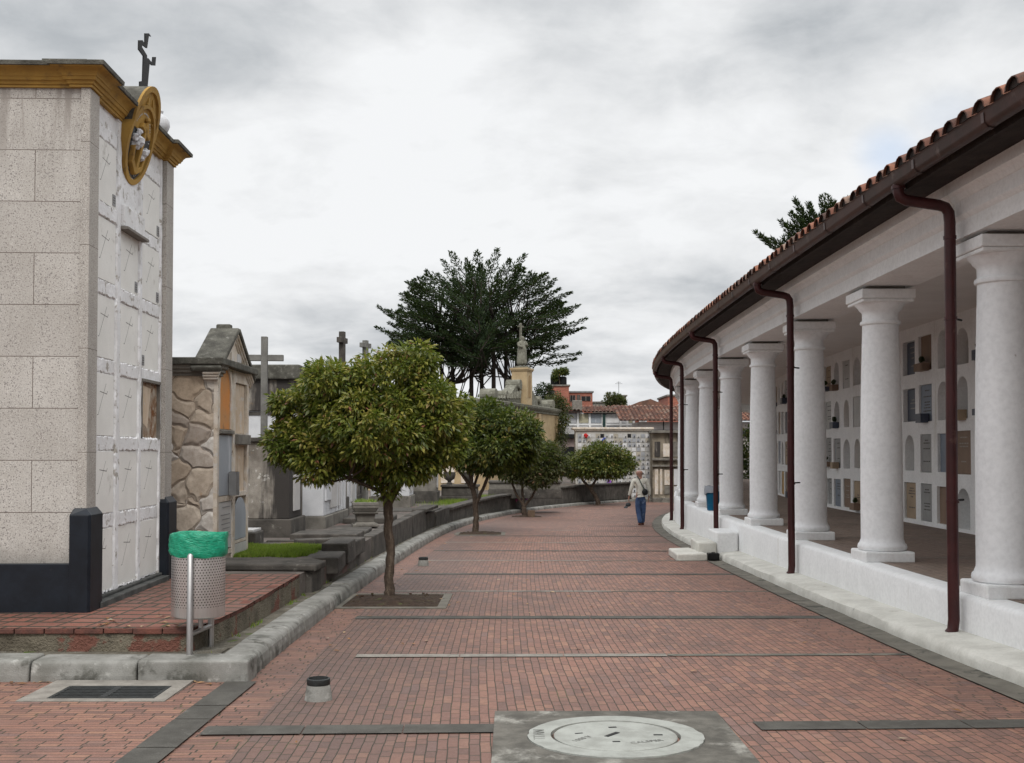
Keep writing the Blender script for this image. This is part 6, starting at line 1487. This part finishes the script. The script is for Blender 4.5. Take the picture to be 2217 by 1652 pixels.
for i, du in enumerate((13, 30)):
    m = MB(); m.lathe([(.42, 0), (.5, .1), (.5, .85), (.46, .95), (.15, 1.05), (0, 1.05)], n=16); o = autosmooth(m.build('water_tank', M['iron'], None, loc=(X(1189 + du, yR), yR + 1.2, R(62) + h_ + .185)), 50)
    tag(o, ('left' if i == 0 else 'right') + ' black water tank on the roof of the tall red brick block', 'water tank', 'water tanks on the brick roof')
house('brick_house', 'wide red brick house with dark windows and a grey sheet roof', 1230, 1283, 850, yR + 3, M['redb'], [(1234, 1246, 856, 869), (1249, 1256, 855, 869), (1258, 1279, 858, 868)], roof=wmat('grey_sheet', (.25, .26, .26), (.18, .19, .19), 3, .5))
house('far_house', 'small mossy grey house with an aerial above the tiled roofs', 1329, 1356, 858, 150, wmat('mossy_render', (.20, .19, .13), (.13, .125, .085), 2), [(1336, 1342, 862, 867)])
m = MB(); m.tube([(0, 0, 0), (0, 0, 2.0)], .03, 5); m.tube([(-.5, 0, 1.7), (.5, 0, 1.7)], .02, 5); m.tube([(-.3, 0, 1.9), (.3, 0, 1.9)], .02, 5)
tag(m.build('roof_aerial', M['iron'], None, loc=(X(1343, 150), 152, R(62) + Zv(856, 150) - R(62) + .0)), 'thin metal aerial on the small mossy house', 'aerial')
house('far_house', 'low grey house with a pale flat roof between the brick house and the mossy one', 1286, 1330, 872, 160, M['mstone'])
t_ = thing('gabled_house', 'brown roofed gable house behind the big clay tile roof', 'building', (X(1355, 112), 112, R(62))); zz_ = Zv(885, 112) - R(62); W2 = X(1452, 112) - X(1355, 112)
m = MB(); m.box(0, 0, 0, W2, 8, zz_); m.build('wall', M['redb'], t_); m = MB(); m.prism([(-.3, -.2, zz_), (W2 + .3, -.2, zz_), (W2 * .55, -.2, Zv(864, 112) - R(62)), (W2 * .3, -.2, Zv(870, 112) - R(62))], (0, 8, 0)); m.build('roof', wmat('old_clay_roof', (.20, .10, .07), (.10, .06, .045), 2, .9, .5, .02), t_)
house('red_house', 'strip of red house wall touching the portico gutter', 1447, 1500, 858, 118, M['redb'])
shrub('roof_shrub', 'grey green bush in front of the small mossy house', (X(1328, 140), 140, R(62)), [(0, 0, Zv(868, 140) - R(62), 1.2, 1, 1.0), (.6, 0, Zv(872, 140) - R(62), 1, 1, .8)], 160, 'leafo', .35, 9)
shrub('rooftop_plant', 'leafy potted plant growing between the two water tanks', (X(1212, yR), yR + .6, R(62) + h_ + .2), [(0, 0, 1.5, .75, .5, .35), (-.5, 0, .9, .4, .4, .4), (.6, 0, 1.6, .5, .4, .3)], 110, 'leafd', .3, 10)
shrub('roadside_shrub', 'dark bush beside the red brick houses at the right of the cypress', (X(1178, 120), 120, R(62)), [(0, 0, Zv(850, 120) - R(62), 1.0, .8, 1.0), (.5, 0, Zv(862, 120) - R(62), .8, .8, .8)], 130, 'cypl', .3, 11)
# long white wall and roofs behind the cemetery on the left
lw = thing('boundary_gallery', 'long low weathered gallery running behind the cypress trunks', 'building', (-34, 92, R(62)))
m = MB(); m.box(0, 0, 0, 38, 4, 5.6); m.build('wall', M['oldpl'], lw); m = MB(); flat_tiles(m, 0, 38, -.4, 5.6, 3.6, 6.9, .5, .2); m.build('tiled_roof', M['rtile'], lw, tintattr=True)
rl = thing('roof_railing', 'thin metal railing along the flat roof right of the chapel statue', 'railing', (X(1100, 85), 85, R(62)))
m = MB(); z = Zv(866, 85) - R(62)
for i in range(8): m.tube([(i * .55, 0, z - .3), (i * .55, 0, z + .65)], .02, 4)
m.tube([(0, 0, z + .65), (3.85, 0, z + .65)], .025, 4); m.tube([(0, 0, z + .3), (3.85, 0, z + .3)], .02, 4); m.build('rails', M['iron'], rl)
m = MB(); m.box(0, .1, 0, 3.9, 3, z - .3); m.build('flat_roof_block', M['mstone'], rl)
# ================================================================== PERSON
PY = 34.1; per = thing('person', 'bald man in a pale sweater and faded blue jeans walking away up the road', 'person', (X(1385.5, PY), PY, R(PY) - .006))
sk_ = two('skin', (.36, .20, .15), .5); per_skin = sk_
J = [(0.02, 0, .98, .10), (.02, .01, 1.15, .10), (0, .0, 1.36, .10), (-.01, -.01, 1.49, .062), (-.02, .01, 1.56, .10), (-.02, .012, 1.63, .118), (-.02, .0, 1.685, .085),   # 0..5 trunk head
     (-.19, 0, 1.39, .048), (-.27, -.02, 1.12, .038), (-.335, .05, .88, .030), (-.35, .06, .82, .026),        # 6..9 left arm
     (.20, 0, 1.39, .048), (.27, -.02, 1.12, .038), (.285, .06, .88, .030), (.275, .08, .82, .026),             # 10..13 right
     (-.08, 0, .90, .085), (-.075, .05, .50, .058), (-.02, -.10, .10, .036), (-.02, .04, .045, .032),      # 14..17 left leg
     (.10, 0, .90, .085), (.11, .06, .50, .058), (.09, .14, .10, .036), (.09, .28, .045, .032)]
Ee = [(0, 1), (1, 2), (2, 3), (3, 4), (4, 5), (5, 6), (2, 7), (7, 8), (8, 9), (9, 10), (2, 11), (11, 12), (12, 13), (13, 14), (0, 15), (15, 16), (16, 17), (17, 18), (0, 19), (19, 20), (20, 21), (21, 22)]
def fingers(w, dx):
    for i in range(4):
        o = (i - 1.5) * .018; b = len(J); l = (.04, .048, .044, .034)[i]
        J.append((J[w][0] + dx * .004, J[w][1] + .0 + o, J[w][2] - .055, .008)); J.append((J[w][0] + dx * .012, J[w][1] + o, J[w][2] - .055 - l, .007)); J.append((J[w][0] + dx * .03, J[w][1] + o, J[w][2] - .06 - l * 1.5, .006))
        Ee.extend([(w, b), (b, b + 1), (b + 1, b + 2)])
    b = len(J); J.append((J[w][0] + dx * .012, J[w][1] + .035, J[w][2] - .02, .009)); J.append((J[w][0] + dx * .03, J[w][1] + .045, J[w][2] - .055, .008)); Ee.extend([(w, b), (b, b + 1)])
fingers(10, 1); fingers(14, -1)
bd = skin('body', J, Ee, sk_, per)
m = MB()
for s in (-1, 1): m.ball((-.02 + s * .082, .005, 1.59), .014, 0, 8, 1.8)
m.ball((-.02, .105, 1.585), .018, 0, 8, 1.4); m.build('ears_and_nose', sk_, per)
m = MB(); m.box(-.055, .085, 1.61, -.03, .095, 1.62); m.box(-.01, .085, 1.61, .015, .095, 1.62); m.box(-.045, .088, 1.545, .005, .096, 1.552); m.build('eyes_and_mouth', M['iron'], per)
sw = wmat('knit_sweater', (.62, .60, .53), (.52, .50, .44), 9, .9, .5, .01)
skin('sweater', [(0.015, 0, 1.02, (.155, .125)), (.01, 0, 1.2, (.165, .13)), (0, 0, 1.38, (.175, .13)), (-.005, 0, 1.475, .08), (-.195, 0, 1.40, .085), (-.275, -.02, 1.12, .062), (-.335, .045, .90, .047), (.205, 0, 1.40, .085), (.275, -.02, 1.12, .062), (.285, .055, .90, .047), (.02, 0, .97, (.15, .125))],
     [(0, 1), (1, 2), (2, 3), (2, 4), (4, 5), (5, 6), (2, 7), (7, 8), (8, 9), (0, 10)], sw, per)
jn = wmat('blue_denim', (.055, .095, .19), (.035, .06, .13), 7, .9, .3, .005, patch=((.16, .21, .31), .54, .66, 4))
skin('jeans', [(.02, 0, .96, (.145, .12)), (.015, 0, .88, (.14, .125)), (-.065, 0, .78, .115), (-.058, .045, .48, .088), (-.015, -.09, .13, .074), (-.015, -.085, .07, .072), (.095, 0, .78, .115), (.10, .055, .48, .088), (.09, .13, .13, .074), (.09, .14, .07, .07)],
     [(0, 1), (1, 2), (2, 3), (3, 4), (4, 5), (1, 6), (6, 7), (7, 8), (8, 9)], jn, per)
for (x, y) in ((-.02, -.02), (.09, .20)):
    m = MB(); m.ball((x, y - .06, .045), .05, 0, 10, .85); m.ball((x, y + .06, .035), .05, 0, 10, .65); m.obox((x, y, .03), (.085, .2, .05)); m.build('shoe', two('red_brown_leather', (.10, .035, .025), .5), per, bevel=.012)
m = MB(); m.tube([(.30, .06, .905), (.30, .06, .925)], .045, 10); m.tube([(-.335, .05, .905), (-.335, .05, .925)], .043, 10); m.build('dark_cuffs', M['iron'], per)
bg = thing('shoulder_bag', 'round black shoulder bag hanging at the right hip of the walking man', 'bag', (X(1385.5, PY), PY, R(PY)))
m = MB(); m.ball((.13, -.165, 1.02), .095, 0, 14, 1.05); autosmooth(m.build('bag_body', M['iron'], bg), 80)
m = MB(); m.tube([(.10, -.15, 1.12), (.02, -.16, 1.28), (-.05, -.13, 1.44), (-.09, -.03, 1.50), (-.05, .10, 1.43), (.10, .16, 1.2), (.18, .0, 1.05)], .012, 6); m.build('strap', two('green_strap', (.015, .05, .045), .6), bg)
cpx = MB(); cpx.ball((0, 0, 0), .085, 0, 14, .75); cpx.obox((-.07, -.02, -.06), (.13, .15, .012), .3, 0, 0, 1, 0, -.7)
tag(cpx.build('cloth_cap', two('dark_grey_cloth', (.04, .045, .048), .8), None, loc=(X(1385.5, PY) - .36, PY + .04, R(PY) + .63), rz=.3), "dark peaked cap held in the walking man's left hand", 'cap')
# ================================================================== CAMERA, LIGHT, SKY
cam = bpy.data.cameras.new('camera'); co = bpy.data.objects.new('camera', cam); COL.objects.link(co); scene.camera = co
co.location = (0, 0, H0); co.rotation_euler = (math.pi / 2 + PITCH, 0, 0)
cam.sensor_fit = 'HORIZONTAL'; cam.sensor_width = 36; cam.lens = 36 * F / 2217; cam.shift_y = (VC - 826) / 2217; cam.shift_x = 0
cam.clip_start = .1; cam.clip_end = 3000
SE, SA = RAD(50), RAD(174)      # sun elevation, compass angle (from +y, clockwise)
sun = bpy.data.lights.new('sun', 'SUN'); so = bpy.data.objects.new('sun', sun); COL.objects.link(so)
sun.energy = SUN_E; sun.angle = RAD(22); sun.color = (1, .965, .92)
sd = Vector((math.sin(SA) * math.cos(SE), math.cos(SA) * math.cos(SE), math.sin(SE)))
so.rotation_euler = sd.to_track_quat('Z', 'Y').to_euler(); so.location = (0, 0, 30)
w = bpy.data.worlds.new('World'); scene.world = w; w.use_nodes = True; nt = w.node_tree; nt.nodes.clear()
class WN(NT):
    def __init__(s): s.t = nt
g = WN(); out = g.n('ShaderNodeOutputWorld'); bgd = g.n('ShaderNodeBackground'); g.l(bgd.outputs[0], out.inputs[0]); bgd.inputs[1].default_value = .1
sky = g.n('ShaderNodeTexSky', sky_type='NISHITA'); sky.sun_disc = False; sky.sun_elevation = SE; sky.sun_rotation = SA; sky.altitude = 2600
D_ = g.n('ShaderNodeTexCoord').outputs['Generated']; sp = g.n('ShaderNodeSeparateXYZ'); g.l(D_, sp.inputs[0])
zz = g.math('ADD', g.math('MAXIMUM', sp.outputs[2], 0), .22)
cv = g.n('ShaderNodeCombineXYZ'); g.l(g.math('DIVIDE', sp.outputs[0], zz), cv.inputs[0]); g.l(g.math('DIVIDE', sp.outputs[1], zz), cv.inputs[1])
def wnoise(scale, det, rough, off, dist=0):
    mp = g.n('ShaderNodeMapping'); mp.inputs['Location'].default_value = off; g.l(cv.outputs[0], mp.inputs[0]); return g.noise(mp.outputs[0], scale, det, rough, dist)
n1 = wnoise(1.15, 9, .52, (3.1, 1.7, 0), .25); n2 = wnoise(3.2, 8, .55, (7.7, 2.2, 4), .3); n3 = wnoise(.55, 3, .5, (1.3, 9.2, 2))
def blob(u, v, ra, soft=1.0, sx=1.0):
    d = Vector(ray(u, v)).normalized(); sb = g.n('ShaderNodeVectorMath', operation='SUBTRACT'); g.l(D_, sb.inputs[0]); sb.inputs[1].default_value = d
    ml_ = g.n('ShaderNodeVectorMath', operation='MULTIPLY'); g.l(sb.outputs[0], ml_.inputs[0]); ml_.inputs[1].default_value = (1 / sx, 1, 1)
    ln = g.n('ShaderNodeVectorMath', operation='LENGTH'); g.l(ml_.outputs[0], ln.inputs[0])
    q = g.math('ADD', ln.outputs[1], g.math('MULTIPLY', g.math('SUBTRACT', n2, .5), ra * .9))
    return g.step(q, ra * (1 - soft), ra * 1.15, 1, 0)
val = g.math('ADD', g.math('MULTIPLY', g.math('SUBTRACT', n1, .5), 1.7), .75)
val = g.math('ADD', val, g.math('MULTIPLY', g.math('SUBTRACT', n2, .5), 1.1)); val = g.math('ADD', val, g.math('MULTIPLY', g.math('SUBTRACT', wnoise(7.5, 8, .6, (2.2, 5.1, 7), .4), .5), .45))
for (u, v, r, sx, a) in SKY_BLOBS: val = g.math('ADD', val, g.math('MULTIPLY', blob(u, v, r, 1.0, sx), a))
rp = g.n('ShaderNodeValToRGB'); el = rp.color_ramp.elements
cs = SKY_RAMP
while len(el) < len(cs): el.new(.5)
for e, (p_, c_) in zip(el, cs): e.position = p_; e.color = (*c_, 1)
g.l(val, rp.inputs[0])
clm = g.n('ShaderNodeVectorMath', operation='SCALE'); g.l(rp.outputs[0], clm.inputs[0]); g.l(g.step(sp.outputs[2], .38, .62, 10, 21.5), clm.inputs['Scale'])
gap = g.math('MAXIMUM', blob(1925, 335, .032, .9, 1.0), g.math('MULTIPLY', blob(2050, 250, .03, .9, 1.4), .35))
gap = g.math('MULTIPLY', gap, .55)
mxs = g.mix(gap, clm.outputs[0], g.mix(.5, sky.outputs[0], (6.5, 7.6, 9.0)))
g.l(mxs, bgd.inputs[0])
scene.view_settings.view_transform = 'Standard'; scene.view_settings.look = 'None'; scene.view_settings.gamma = 1; scene.view_settings.exposure = EXPO
scene.render.engine = 'CYCLES'; scene.render.resolution_x = 1024; scene.render.resolution_y = 763
scene.cycles.max_bounces = 6; scene.cycles.diffuse_bounces = 4
